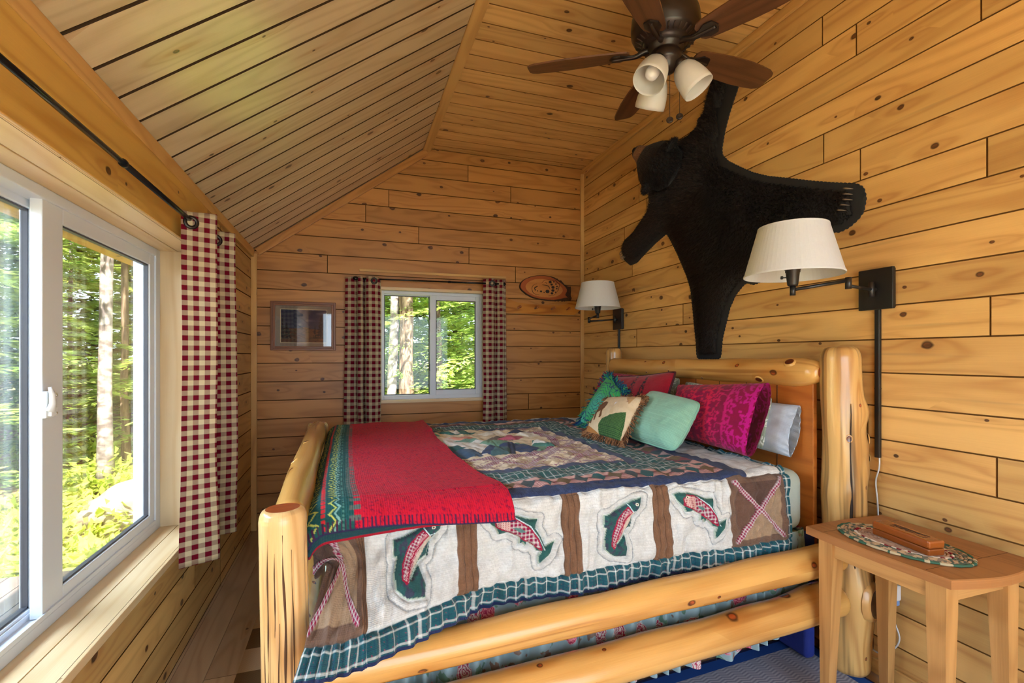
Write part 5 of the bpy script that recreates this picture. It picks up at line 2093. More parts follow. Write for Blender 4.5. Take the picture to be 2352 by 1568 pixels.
# hair on the skull, ears and neck
hv, hf, hr = [], [], []
for n_ in range(9000):
    i, j = rs.randrange(2, 40), rs.randrange(0, 48)
    p = Vector(HPt[i, j] * (1 - rs.random()) + HPt[i + 1, j + 1] * rs.random() * 0 + HPt[i, j] * 0) if False else Vector(HPt[i, j]).lerp(Vector(HPt[min(i + 1, 59), (j + 1) % 49]), rs.random())
    n = (p - Vector(hc) - AX[0] * (p - Vector(hc)).dot(AX[0]) * .6).normalized()
    d = (n * .55 - AX[0] * .7 + Vector((rs.uniform(-.4, .4), rs.uniform(-.4, .4), rs.uniform(-.5, .2)))).normalized()
    hair(p, d, rs.uniform(.012, .024), .0013, rs.random() ** 2 * .8, d.cross(n).normalized())
for sgn in (1, -1):
    e = Vector(hc + hear * sgn * .132 + hup * .062 - hax * .03)
    for n_ in range(900):
        q = Vector((rs.gauss(0, 1), rs.gauss(0, 1), rs.gauss(0, 1))).normalized()
        p = e + AX[0] * q.x * .026 + AX[1] * q.y * .056 + AX[2] * q.z * .060
        n = (AX[0] * q.x / .022 + AX[1] * q.y / .046 + AX[2] * q.z / .050).normalized()
        d = (n * .8 + Vector((rs.uniform(-.5, .5), rs.uniform(-.5, .5), rs.uniform(-.6, .3)))).normalized()
        hair(p, d, rs.uniform(.008, .016), .0012, rs.random() ** 2 * .9, d.cross(n).normalized())
mb = MB()
mb.add(hv, hf, None, 0, 0)
mb.r = hr
mb.build('head_fur', m_fur, hd)
# claws on two paws
m_claw = plain('horn_claw', srgb(120, 104, 88), rough=.4)
for (cy_, cz_, dy, dz, sp) in ((1.500, 1.955, -1.0, -.35, .022), (3.262, 2.060, .75, -.66, .017)):
    D = Vector((0, dy, dz)).normalized()
    Nn = Vector((0, -dz, dy)).normalized()
    for k in range(-2, 3):
        b = Vector((XR - .040, cy_, cz_)) + Nn * k * sp - D * abs(k) * .006
        mb = MB()
        add_tube(mb, [b - D * .006, b + D * .010 + Vector((-.010, 0, 0)), b + D * .024 + Vector((-.006, 0, 0)), b + D * .034 + Vector((.006, 0, 0))], [.0042, .0038, .0026, .0006], 8)
        mb.build('claw', m_claw, bear)
settle(bear)
for g in [c for c in hd.children]:
    for q in g.children:
        shift(q.data, bear.location)

# ------------------------------------------------------------------ ceiling fan
FX, FY = 1.290, 1.765
fan = thing('ceiling_fan', 'dark bronze ceiling fan with five walnut blades and three white glass lights', 'ceiling fan', (FX, FY, ZC))
mb = MB()
add_lathe(mb, [(0, ZC - .001), (.062, ZC - .001), (.066, ZC - .012), (.060, ZC - .050), (.030, ZC - .066), (.016, ZC - .070), (.016, 2.815), (.0, 2.815)], (FX, FY, 0), 40)
mb.build('canopy_mount', m_bronze, fan)
mb = MB()
add_lathe(mb, [(.016, 2.832), (.070, 2.828), (.104, 2.815), (.128, 2.785), (.141, 2.745), (.145, 2.705), (.143, 2.678), (.136, 2.668), (.135, 2.660), (.128, 2.650), (.098, 2.632), (.085, 2.626), (.083, 2.618), (.0, 2.618)], (FX, FY, 0), 56)
mot = mb.build('motor_housing', m_bronze, fan)
mb = MB()
for k in range(30):     # cooling slots of the housing
    a = 2 * PI * k / 30
    c_, s_ = math.cos(a), math.sin(a)
    add_tube(mb, [(FX + c_ * .1005, FY + s_ * .1005, 2.6345), (FX + c_ * .126, FY + s_ * .126, 2.6485)], [.0042, .0042], 6)
mb.build('vent_slots', m_ink, mot)
mb = MB()
add_lathe(mb, [(.075, 2.622), (.075, 2.606), (.060, 2.600), (.060, 2.592), (.066, 2.588), (.067, 2.556), (.063, 2.548), (.050, 2.540), (.046, 2.528), (.040, 2.516), (.022, 2.508), (.010, 2.505), (.0, 2.504)], (FX, FY, 0), 40)
mb.build('switch_housing', m_bronze, fan)
Lb = .46
A0 = math.radians(148.2)
for k in range(5):
    an = A0 - k * 2 * PI / 5
    d = Vector((math.cos(an), math.sin(an), 0))
    side = Vector((-math.sin(an), math.cos(an), 0))
    pitch = math.radians(-13)
    W_ = side * math.cos(pitch) + Vector((0, 0, 1)) * math.sin(pitch)
    N_ = d.cross(W_)
    O_ = Vector((FX, FY, 2.604))
    ol = []
    prof = [(.150, .030), (.162, .046), (.19, .053), (.25, .060), (.34, .068), (.43, .071), (.51, .067), (.565, .060), (.590, .050), (.600, .034)]
    for x_, w_ in prof:
        ol.append((x_, -w_))
    for x_, w_ in reversed(prof):
        ol.append((x_, w_ * .92))
    mb = MB()
    add_prism(mb, ol, -.0035, .0035, (O_, d, W_, N_), ch=.0)
    bl = mb.build('blade', m_walnut, fan)
    mb = MB()
    bo = [(.128, -.012), (.160, -.016), (.190, -.034), (.222, -.030), (.236, 0), (.222, .030), (.190, .034), (.160, .016), (.128, .012)]
    add_prism(mb, bo, -.0115, -.0035, (O_, d, W_, N_), ch=.002)
    pth = [O_ + d * .070 + Vector((0, 0, .010)), O_ + d * .095 + Vector((0, 0, .004)), O_ + d * .125 - N_ * .008, O_ + d * .175 - N_ * .010, O_ + d * .225 - N_ * .012]
    pth = smooth_path(pth, 4)
    add_tube(mb, pth, [.013 - .006 * i / len(pth) for i in range(len(pth))], 10)
    mb.build('blade_bracket', m_bronze, bl)
for k, an in enumerate((-155, -35, 85)):
    a = math.radians(an)
    tilt = math.radians(34)
    out_ = Vector((math.cos(a), math.sin(a), 0))
    axd = (out_ * math.sin(tilt) - Vector((0, 0, 1)) * math.cos(tilt)).normalized()
    b = Vector((FX, FY, 2.545)) + out_ * .052
    q = axd.to_track_quat('Z', 'Y').to_matrix().to_4x4()
    Mx = Matrix.Translation(b) @ q
    mb = MB()
    add_lathe(mb, [(.0, -.030), (.014, -.028), (.020, -.010), (.027, -.004), (.030, .010), (.030, .026), (.0, .027)], seg=28, M=Mx)
    ho = mb.build('lamp_holder', m_bronze, fan)
    mb = MB()
    pr = [(.026, .018), (.040, .028), (.052, .048), (.060, .075), (.065, .105), (.067, .135), (.066, .150), (.0645, .150), (.065, .135), (.063, .105), (.058, .075), (.050, .048), (.038, .030), (.024, .022)]
    add_lathe(mb, pr, seg=44, M=Mx)
    mb.build('glass_shade', m_opal, ho)
    mb = MB()
    add_lathe(mb, [(.0, .027), (.013, .028), (.015, .05), (.026, .072), (.030, .092), (.025, .112), (.012, .122), (.0, .124)], seg=24, M=Mx)
    mb.build('bulb', m_bulb, ho)
for (dx, dy, zl) in ((.008, -.020, 2.298), (.050, -.030, 2.315)):
    p = Vector((FX + dx, FY + dy, 0))
    mb = MB()
    zs = np.arange(zl + .012, 2.545, .0042)
    for z in zs:
        add_lathe(mb, [(.0, -.0017), (.0015, -.0008), (.0017, 0), (.0015, .0008), (.0, .0017)], (p.x, p.y, z), 6)
    add_tube(mb, [(p.x, p.y, zl), (p.x, p.y, 2.56)], [.0007, .0007], 5)
    ch_ = mb.build('pull_chain', m_bronze, fan)
    mb = MB()
    f_ = Vector((-.6, -.78, .18)).normalized()
    q = f_.to_track_quat('Z', 'Y').to_matrix().to_4x4()
    add_lathe(mb, [(.0, .003), (.006, .003), (.008, .0042), (.012, .0042), (.0145, .002), (.0145, -.002), (.012, -.003), (.0, -.003)], seg=28, M=Matrix.Translation((p.x, p.y, zl)) @ q)
    mb.build('medallion', m_bronze, ch_)
settle(fan)

# ------------------------------------------------------------------ framed print on the back wall
pic = thing('framed_print', 'wood-framed landscape print behind glass, hung left of the back window', 'picture', (-.330, YB - .01, 1.515))
px0, px1, pz0, pz1 = -.558, -.102, 1.331, 1.700
fw = .030


def miter(mb, x0, x1, z0, z1, w, ya, yb, mat=0):
    add_box(mb, (x0, ya, z0), (x0 + w, yb, z1), 2, .003, mat=mat)
    add_box(mb, (x1 - w, ya, z0), (x1, yb, z1), 2, .003, mat=mat)
    add_box(mb, (x0 + w - .001, ya, z0), (x1 - w + .001, yb, z0 + w), 0, .003, mat=mat)
    add_box(mb, (x0 + w - .001, ya, z1 - w), (x1 - w + .001, yb, z1), 0, .003, mat=mat)


mb = MB()
miter(mb, px0, px1, pz0, pz1, fw * .62, YB - .026, YB - .0005)
miter(mb, px0 + fw * .55, px1 - fw * .55, pz0 + fw * .55, pz1 - fw * .55, fw * .5, YB - .020, YB - .0007)
mb.build('frame', m_frame, pic)
mb = MB()
add_box(mb, (px0 + fw * .9, YB - .008, pz0 + fw * .9), (px1 - fw * .9, YB - .004, pz1 - fw * .9), 0)
mb.build('mat_board', plain('taupe_mat_board', srgb(150, 132, 116), rough=.9), pic)
ix0, ix1, iz0, iz1 = -.488, -.168, 1.392, 1.640
mb = MB()
miter(mb, ix0 - .005, ix1 + .005, iz0 - .005, iz1 + .005, .005, YB - .0092, YB - .0078)
mb.build('mat_bevel', plain('cream_bevel', srgb(220, 200, 160)), pic)
gx, gz_ = np.meshgrid(np.linspace(0, 1, 130), np.linspace(0, 1, 100), indexing='ij')
Cp = lerp(np.broadcast_to(lin(72, 78, 92), gx.shape + (3,)), lin(44, 50, 72), gz_)
Cp = lerp(Cp, lin(120, 116, 120), sm(vnoise(gx * 5, gz_ * 9, 3), .2, .9) * (gz_ > .5) * .6)
Cp = np.where((gz_ < .45 + .06 * vnoise(gx * 6, gz_ * 0, 2))[..., None], lin(104, 74, 56), Cp)
Cp = lerp(Cp, lin(70, 58, 48), sm(vnoise(gx * 20, gz_ * 26, 6), 0, .8) * (gz_ < .45))
for tx, hh, w in ((.88, .97, .14), (.74, .55, .07), (.12, .62, .16), (.03, .8, .1)):
    tr = (np.abs(gx - tx) < w * (hh - gz_) / hh * (.6 + .4 * np.abs(np.sin(gz_ * 34)))) & (gz_ < hh) & (gz_ > .12)
    Cp = np.where((tr & (vnoise(gx * 60, gz_ * 60, 9) > -.4))[..., None], lin(34, 42, 42), Cp)
PPp = np.stack([ix0 + gx * (ix1 - ix0), np.full(gx.shape, YB - .0085), iz0 + gz_ * (iz1 - iz0)], -1)
grid_obj('print', PPp, np.stack([gx, gz_], -1), Cp, vcol('printed_paper', rough=.6, sheen=0, weave=100, bump=.0), pic)
mb = MB()
add_box(mb, (px0 + fw * .9, YB - .0125, pz0 + fw * .9), (px1 - fw * .9, YB - .0105, pz1 - fw * .9), 0)
mb.build('glass', m_picglass, pic)
settle(pic)

# ------------------------------------------------------------------ log-slice plaque with a carved paw
pxw = lambda X: 1.647 + (1160 + X * .12755 - 1250) * .0042
pzw = lambda Y: 2.005 - (610 + Y * .12755 - 633) * .00388
plq = thing('wall_plaque', 'oval varnished log-slice plaque carved with a paw print, above the peg rack', 'plaque', (1.655, YB - .015, 1.89))
ell = [(1.640 + .235 * math.cos(a) * (1 + .05 * math.cos(a)), 1.893 + .108 * math.sin(a) - .018 * math.cos(a)) for a in [2 * PI * k / 60 for k in range(60)]]
knob_ = [(pxw(X), pzw(Y)) for X, Y in [(900, 215), (985, 262), (1060, 330), (1165, 355), (1172, 440), (1160, 520), (1190, 575), (1170, 610), (1050, 630), (960, 625)]]
tilt_ol = [p for p in ell if not (p[0] > 1.79)]
hi_ = sorted([p for p in tilt_ol if p[1] > 1.89 and p[0] > 1.62], key=lambda p: p[0])
FRN = ((0, YB, 0), (1, 0, 0), (0, 0, 1), (0, -1, 0))
full = [(pxw(X), pzw(Y)) for X, Y in [(258, 400), (275, 330), (340, 270), (440, 220), (560, 190), (700, 182), (820, 195), (900, 222), (985, 265), (1060, 330), (1110, 368), (1168, 352), (1176, 440), (1165, 520), (1190, 575), (1172, 606), (1060, 628), (960, 634), (860, 636), (740, 630), (620, 618), (480, 590), (380, 540), (300, 478), (268, 440)]]
inner_ = [(pxw(X), pzw(Y)) for X, Y in [(264, 402), (284, 334), (345, 276), (444, 228), (560, 197), (690, 190), (800, 205), (890, 245), (975, 296), (1050, 356), (1095, 408), (1100, 450), (1060, 520), (1120, 565), (1040, 575), (960, 600), (860, 618), (740, 618), (620, 606), (485, 578), (388, 530), (310, 472), (276, 438)]]
face_ = [(pxw(X), pzw(Y)) for X, Y in [(352, 400), (375, 345), (430, 300), (520, 262), (640, 250), (760, 258), (860, 290), (950, 340), (1010, 400), (1020, 450), (980, 510), (900, 555), (780, 580), (640, 576), (510, 550), (420, 505), (370, 455)]]


def rough_outline(ol, amp, n=160, seed=2):
    P = np.array(ol + ol[:1])
    s_ = np.concatenate([[0], np.cumsum(np.hypot(*np.diff(P, axis=0).T))])
    q = np.linspace(0, s_[-1], n, endpoint=False)
    x, z = np.interp(q, s_, P[:, 0]), np.interp(q, s_, P[:, 1])
    for _ in range(2):
        x = (np.roll(x, 1) + 2 * x + np.roll(x, -1)) / 4
        z = (np.roll(z, 1) + 2 * z + np.roll(z, -1)) / 4
    r = np.random.RandomState(seed).uniform(-1, 1, n) * amp
    w = sm(x, 1.70, 1.80)
    return [(a, b + c * ww) for a, b, c, ww in zip(x, z, r, w)]


mb = MB()
add_prism(mb, rough_outline(full, .006), .001, .026, FRN)
mb.build('bark_edge', m_bark, plq)
mb = MB()
add_prism(mb, rough_outline(inner_, .0), .002, .030, FRN, ch=.002)
mb.build('reddish_rim', m_slabrim, plq)
mb = MB()
add_prism(mb, rough_outline(face_, .0), .003, .0306, FRN)
mb.build('heartwood_face', m_slab, plq)
mb = MB()


def carve(pts, r):
    p = smooth_path([(pxw(X), YB - .0312, pzw(Y)) for X, Y in pts], 4)
    add_tube(mb, p, [r * (.4 + .6 * math.sin(PI * max(.12, min(.88, i / (len(p) - 1))))) for i in range(len(p))], 6)


carve([(555, 340), (500, 362), (470, 400), (466, 450), (485, 500), (530, 530), (602, 538)], .0022)
carve([(640, 322), (690, 272), (760, 260), (832, 264), (880, 260), (915, 300), (962, 332), (950, 372), (940, 430), (915, 460), (890, 500), (850, 532), (760, 548)], .0022)
carve([(650, 355), (710, 360), (760, 378), (785, 425)], .0034)
carve([(510, 440), (520, 410), (565, 385)], .0050)
carve([(690, 318), (712, 312), (730, 335)], .0020)
for X, Y, r_ in ((790, 298, 28), (815, 342, 22), (840, 392, 29), (838, 448, 28), (822, 500, 24), (740, 470, 36), (855, 292, 15), (893, 330, 15), (912, 372, 14), (908, 412, 14), (885, 478, 12), (565, 468, 11), (625, 475, 20), (680, 490, 10), (525, 452, 14)):
    c = [(pxw(X + r_ * math.cos(a)), pzw(Y + r_ * .85 * math.sin(a))) for a in [2 * PI * k / 14 for k in range(14)]]
    add_prism(mb, c, .0300, .0312, FRN)
mb.build('paw_carving', m_ink, plq)
settle(plq)

# ------------------------------------------------------------------ peg rack
rack = thing('peg_rack', 'golden oak peg rack with upswept ends, below the carved plaque', 'peg rack', (1.65, YB - .01, 1.70))
ol = [(pxw(X), pzw(Y)) for X, Y in [(-20, 612), (25, 600), (100, 640), (230, 685), (400, 702), (650, 712), (950, 707), (1080, 688), (1170, 642), (1220, 624), (1255, 626), (1290, 655), (1335, 790), (1310, 832), (1240, 878), (900, 882), (600, 882), (25, 872), (-20, 860)]]
mb = MB()
add_prism(mb, ol, .001, .020, FRN, ch=.002)
mb.build('board', m_rack, rack)
for X in (265, 560, 855, 1130):
    x_, z_ = pxw(X - 30), pzw(780)
    mb = MB()
    pr = [(.0, .0), (.0085, .0), (.0078, .022), (.0062, .034), (.0066, .040), (.0105, .045), (.0122, .052), (.0105, .060), (.005, .064), (.0, .0645)]
    Mp = Matrix.Translation((x_, YB - .0195, z_)) @ Vector((0, -1, .12)).to_track_quat('Z', 'Y').to_matrix().to_4x4()
    add_lathe(mb, pr, seg=20, M=Mp)
    mb.build('peg', plain('reddish_peg', srgb(164, 92, 44), rough=.3, coat=.3), rack)
settle(rack)


# ------------------------------------------------------------------ curtains and rods
def curtain(name, label, plan, ztop, zbot, mat, group, grommets=(), grom_r=.021, sway=.01, seed=0, nz=70, spread=0.0, floppy=.5):
    pl_ = np.array([tuple(p)[:2] for p in smooth_path([(a, b, 0) for a, b in plan], 16)])
    arc = np.concatenate([[0], np.cumsum(np.hypot(*np.diff(pl_, axis=0).T))])
    t = np.linspace(0, 1, nz)
    n = len(pl_)
    P = np.zeros((n, nz, 3))
    cx, cy = pl_.mean(0)
    for j in range(nz):
        q = t[j]
        z = ztop + (zbot - ztop) * q
        wob = sway * vnoise(arc * 7 + seed, np.full(n, q * 3.1), seed + 3) * q
        sp_ = 1 + spread * q
        P[:, j, 0] = cx + (pl_[:, 0] - cx) * sp_ + wob
        P[:, j, 1] = cy + (pl_[:, 1] - cy) * sp_ + wob * floppy
        P[:, j, 2] = z + .004 * np.sin(arc * 30 + seed) * (1 - q)
    UV = np.stack([np.broadcast_to(arc[:, None], (n, nz)), P[..., 2]], -1)
    c = P.reshape(-1, 3).mean(0)
    r = thing(name, label, 'curtain', (float(c[0]), float(c[1]), ztop), group)
    o = grid_obj('fabric', P, UV, None, mat, r)
    mdf = o.modifiers.new('thick', 'SOLIDIFY')
    mdf.thickness = .0012
    for (gx, gy, gz, nx_, ny_) in grommets:
        mb = MB()
        q = Vector((nx_, ny_, 0)).normalized().to_track_quat('Z', 'Y').to_matrix().to_4x4()
        prof = [(grom_r + .0075 * math.cos(a), .0045 * math.sin(a)) for a in [2 * PI * k / 12 for k in range(13)]]
        add_lathe(mb, prof, seg=32, M=Matrix.Translation((gx, gy, gz)) @ q)
        mb.build('grommet', m_grommet, r)
    settle(r)
    return r


curtain('curtain', 'red and cream gingham curtain bunched at the far end of the big left window',
        [(-.648, 2.285), (-.636, 2.292), (-.60, 2.312), (-.55, 2.335), (-.535, 2.352), (-.560, 2.40), (-.63, 2.50), (-.665, 2.58), (-.655, 2.620), (-.60, 2.645), (-.55, 2.665), (-.530, 2.675)],
        1.885, .428, m_gingham_big, 'gingham curtains', grommets=[(-.616, 2.300, 1.838, .45, -.9), (-.605, 2.638, 1.842, .4, -.9)], sway=.016, seed=4, spread=.02)
# right-hand group of the back window, then the left one with three folds
zc_ = 1.900
curtain('curtain', 'narrow gingham curtain at the right side of the back window',
        [(1.062, 3.915), (1.080, 3.900), (1.115, 3.880), (1.150, 3.900), (1.172, 3.935), (1.190, 3.905), (1.215, 3.885), (1.240, 3.905), (1.252, 3.935), (1.265, 3.930)],
        1.935, .60, m_gingham, 'gingham curtains', grommets=[(1.128, 3.878, 1.895, -.2, -1)], grom_r=.019, sway=.010, seed=11, spread=.03)
curtain('curtain', 'wider gingham curtain with three folds at the left side of the back window',
        [(-.030, 3.950), (-.008, 3.935), (.030, 3.925), (.052, 3.945), (.060, 3.900), (.078, 3.885), (.098, 3.905), (.106, 3.950), (.122, 3.905), (.150, 3.880), (.190, 3.880), (.222, 3.905), (.232, 3.935)],
        1.900, .60, m_gingham, 'gingham curtains', grommets=[(.180, 3.874, 1.868, .1, -1)], grom_r=.019, sway=.010, seed=17, spread=.04)


def rod(label, a, b, r, brackets, wallv, split=.5):
    A, B = Vector(a), Vector(b)
    t = thing('curtain_rod', label, 'curtain rod', tuple((A + B) / 2))
    mid = A.lerp(B, split)
    D = (B - A).normalized()
    mb = MB()
    add_tube(mb, [A, mid], [r * .82, r * .82], 14)
    add_tube(mb, [mid, B], [r, r], 14)
    add_tube(mb, [mid - D * .012, mid + D * .004], [r * 1.25, r * 1.25], 14)
    mb.build('pole', m_rod, t)
    for e, d in ((A, -D), (B, D)):
        mb = MB()
        q = d.to_track_quat('Z', 'Y').to_matrix().to_4x4()
        add_lathe(mb, [(.0, 0), (r * 1.1, 0), (r * 1.1, .006), (r * .8, .010), (r * 1.9, .020), (r * 2.3, .032), (r * 1.9, .044), (r * .7, .052), (0, .053)], seg=20, M=Matrix.Translation(e) @ q)
        mb.build('finial', m_rod, t)
    for f in brackets:
        p = A.lerp(B, f)
        mb = MB()
        wp = p + Vector(wallv)
        add_tube(mb, [p + Vector((0, 0, -r)), (p + wp) / 2 + Vector((0, 0, -.016)), wp + Vector((0, 0, -.014))], [.004, .004, .004], 8)
        n = Vector(wallv).normalized()
        q = n.to_track_quat('Z', 'Y').to_matrix().to_4x4()
        add_lathe(mb, [(.0, -.004), (.014, -.004), (.016, 0), (0, 0)], seg=18, M=Matrix.Translation(wp + Vector((0, 0, -.014)) - n * .0006) @ q)
        mb.build('bracket', m_rod, t)
    settle(t)


rod('black iron curtain rod over the big left window', (-.624, .80, 1.851), (-.624, 2.80, 1.851), .0095, (.02, .985), (XL + .020 + .624, 0, 0), .45)
rod('thin black curtain rod over the small back window', (.075, 3.905, 1.886), (1.205, 3.905, 1.897), .0075, (.03, .97), (0, YB - 3.905, 0), .62)

# ------------------------------------------------------------------ rugs and the bag under the bed
M = Mat('striped_brown_runner', rough=.95, spec=.1)
x_, y_, z_ = M.obj()
her = (x_ * 2 * PI / .010 + ((y_ / .012).frac() - .5).abs() * 14.0).sin() * .5 + .5
dk = ((y_ - .02) / .336).frac().lt(.5)
M.color(M.mix(her * .35, M.mix(dk, srgb(172, 140, 108), srgb(108, 80, 52)), M.mix(dk, srgb(136, 106, 78), srgb(76, 54, 34))))
mb = MB()
add_box(mb, (-.432, .9, .0005), (-.245, 3.2, .008), 1, .002)
tagged(mb.build('runner_rug', M.m), 'brown runner with wide dark and tan stripes on the floor past the near footpost', 'rug')
M = Mat('grey_blue_herringbone_rug', rough=.95, spec=.1)
x_, y_, z_ = M.obj()
her = (y_ * 2 * PI / .0135 + ((x_ / .06).frac() - .5).abs() * 9.0).sin() * .5 + .5
edge = ((x_ * -1.0 + 1.955).min(y_ * -1.0 + 1.655 + (x_ - 1.2) * .055)).min(x_ - .55)
fieldc = M.mix(her, srgb(128, 130, 150), srgb(172, 174, 190))
M.color(M.mix(edge.lt(.062), fieldc, M.mix(edge.lt(.012), srgb(40, 76, 148), srgb(36, 40, 72))))
mb = MB()
ol = [(.55, .10), (1.955, .10), (1.955, 1.697), (.55, 1.620)]
add_prism(mb, ol, .0005, .008, ((0, 0, 0), (1, 0, 0), (0, 1, 0), (0, 0, 1)), ch=.002)
tagged(mb.build('area_rug', M.m), 'grey-blue herringbone rug with a blue border, beside and partly under the bed', 'rug')
bag = soft_box('storage_bag', (1.803, 1.516, .022), (1.858, 2.1, .545), .02, plain('royal_blue_cloth', srgb(24, 44, 130), rough=.85, bump=.003, bscale=40))
tagged(bag, 'royal blue bag tucked between the mattress end and the headboard', 'bag')
# ------------------------------------------------------------------ outdoors: deck, ground and woods
rs = random.Random(42)
rows, idx = rowset(-4.2, -.97, .138, -4.2)
m_deck = wood('weathered_deck_boards', srgb(122, 108, 100), srgb(92, 80, 72), knot=.1, ringamt=.35, rough=.75, var=.2)
deck = boards('deck', (0, 0, -.17), (0, 1, 0), (1, 0, 0), (0, 0, 1), rows, (-3.0, 4.08), [m_deck, plain('deck_gap', srgb(58, 48, 42))], seed=30, auto_len=3.6, gap=.004, dep=.03, ext=0, jgap=.002)
M = Mat('forest_floor', rough=.95, spec=.1)
x_, y_, z_ = M.obj()
n1 = M.noise(M.vec(x_, y_), scale=.7, detail=4)
n2 = M.noise(M.vec(x_, y_), scale=9, detail=4)
M.color(M.mix(n1.step(.45, .6), M.mix(n2.step(.35, .65), srgb(150, 118, 84), srgb(214, 190, 152)), M.mix(n2.step(.35, .65), srgb(96, 124, 52), srgb(196, 204, 100))))
gxx, gyy = np.meshgrid(np.linspace(-40, 40, 120), np.linspace(-12, 50, 100), indexing='ij')
gzz = -.50 + .16 * vnoise(gxx * .35, gyy * .35, 81) + np.clip((np.hypot(gxx, gyy - 2) - 7) * .035, 0, 1.2)
near = sm(np.hypot((gxx - .7) / 2.6, (gyy - 1.3) / 3.6), .9, 1.5)
gzz = gzz * near + (-.62) * (1 - near)
gnd = grid_obj('ground', np.stack([gxx, gyy, gzz], -1), np.stack([gxx, gyy], -1), None, M.m)
gnd['kind'] = 'structure'


def ground_z(x, y):
    z = -.50 + .16 * float(vnoise(np.array([x * .35]), np.array([y * .35]), 81)[0]) + min(1.2, max(0, (math.hypot(x, y - 2) - 7) * .035))
    return z


def leafmat(name, c1, c2, tr):
    M = Mat(name, rough=.6, spec=.25)
    r = M.attr()
    c = M.mix(r, c1, c2)
    M.color(c)
    translucent_mix(M, tr, c)
    return M.m


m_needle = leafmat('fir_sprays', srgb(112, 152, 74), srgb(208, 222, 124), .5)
m_needle_d = leafmat('darker_fir_sprays', srgb(76, 112, 62), srgb(164, 192, 104), .45)  # darker green used for some of the crowns
m_broad = leafmat('broad_leaves', srgb(150, 182, 66), srgb(226, 226, 120), .5)
m_barkA = Mat('grey_brown_bark', rough=.95, spec=.1)
x_, y_, z_ = m_barkA.obj()
nb = m_barkA.noise(m_barkA.vec(x_ * 22.0, y_ * 22.0, z_ * 4.0), detail=4)
m_barkA.color(m_barkA.mix(nb.step(.35, .7), srgb(92, 74, 62), srgb(170, 142, 122)))
m_barkA.bump(nb, dist=.02)
m_barkA = m_barkA.m
m_barkB = Mat('pale_grey_bark', rough=.95, spec=.1)
x_, y_, z_ = m_barkB.obj()
nb = m_barkB.noise(m_barkB.vec(x_ * 9.0, y_ * 9.0, z_ * 14.0), detail=4)
m_barkB.color(m_barkB.mix(nb.step(.35, .7), srgb(120, 108, 104), srgb(196, 184, 178)))
m_barkB = m_barkB.m


def leaf_mesh(name, P, D, L, W, R, mat):
    """flat quads: centre P, direction D, length L, width W"""
    n = len(P)
    up = np.array([0, 0, 1.0]) + RNG.uniform(-.55, .55, (n, 3))
    s = np.cross(D, up)
    s /= np.linalg.norm(s, axis=1, keepdims=True) + 1e-9
    a = P - s * (W * .15)[:, None]
    b = P + D * (L * .45)[:, None] - s * (W * .5)[:, None]
    c = P + D * L[:, None]
    d = P + D * (L * .45)[:, None] + s * (W * .5)[:, None]
    V = np.stack([a, b, c, d], 1).reshape(-1, 3)
    me = bpy.data.meshes.new(name)
    me.vertices.add(n * 4)
    me.vertices.foreach_set('co', V.astype(np.float32).ravel())
    me.loops.add(n * 4)
    me.loops.foreach_set('vertex_index', np.arange(n * 4, dtype=np.int32))
    me.polygons.add(n)
    me.polygons.foreach_set('loop_start', (np.arange(n) * 4).astype(np.int32))
    me.update(calc_edges=True)
    me.uv_layers.new(name='UVMap')
    at = me.attributes.new('rnd', 'FLOAT', 'FACE')
    at.data.foreach_set('value', R.astype(np.float32))
    me.materials.append(mat)
    return me


def fir_mesh(h, r, z0, nb, nl, seed, mat, ll=.13, lw=.035, droop=.25):
    g = np.random.RandomState(seed)
    Ps, Ds, Ls, Rs = [], [], [], []
    for k in range(nb):
        f = g.rand()
        z = z0 + (h - z0) * f
        ln = r * (1 - f) ** .75 * g.uniform(.6, 1.1) + .25
        az = g.uniform(0, 2 * PI)
        d = np.array([math.cos(az), math.sin(az), 0])
        s = np.array([-d[1], d[0], 0])
        t = g.rand(nl) ** .75
        wid = ln * .34 * (1 - t) * g.uniform(-1, 1, nl)
        P = d * (t * ln)[:, None] + s * wid[:, None]
        P[:, 2] = z - droop * ln * t ** 1.6 + g.uniform(-.03, .03, nl)
        D = d * g.uniform(.4, 1, nl)[:, None] + s * (np.sign(wid) * g.uniform(.1, .9, nl))[:, None]
        D[:, 2] += g.uniform(-.3, .12, nl)
        D /= np.linalg.norm(D, axis=1, keepdims=True)
        Ps.append(P)
        Ds.append(D)
        Ls.append(ll * g.uniform(.6, 1.3, nl))
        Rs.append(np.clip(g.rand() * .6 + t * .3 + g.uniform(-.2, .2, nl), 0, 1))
    L = np.concatenate(Ls)
    return leaf_mesh('boughs', np.concatenate(Ps), np.concatenate(Ds), L, np.full(len(L), lw), np.concatenate(Rs), mat)


def trunk_mesh(h, r0, r1, mat, seed, lean=0.0):
    mb = MB()
    q = random.Random(seed)
    n = 14
    pts = [(lean * h * (i / n) + q.uniform(-.02, .02), q.uniform(-.02, .02), h * i / n) for i in range(n + 1)]
    rad = [(r0 * (1 + .5 * math.exp(-i * 1.2)) + (r1 - r0) * i / n) for i in range(n + 1)]
    add_tube(mb, pts, rad, 14, wob=.08, seed=seed)
    o = mb.build('trunk', mat)
    me = o.data
    bpy.data.objects.remove(o)
    return me


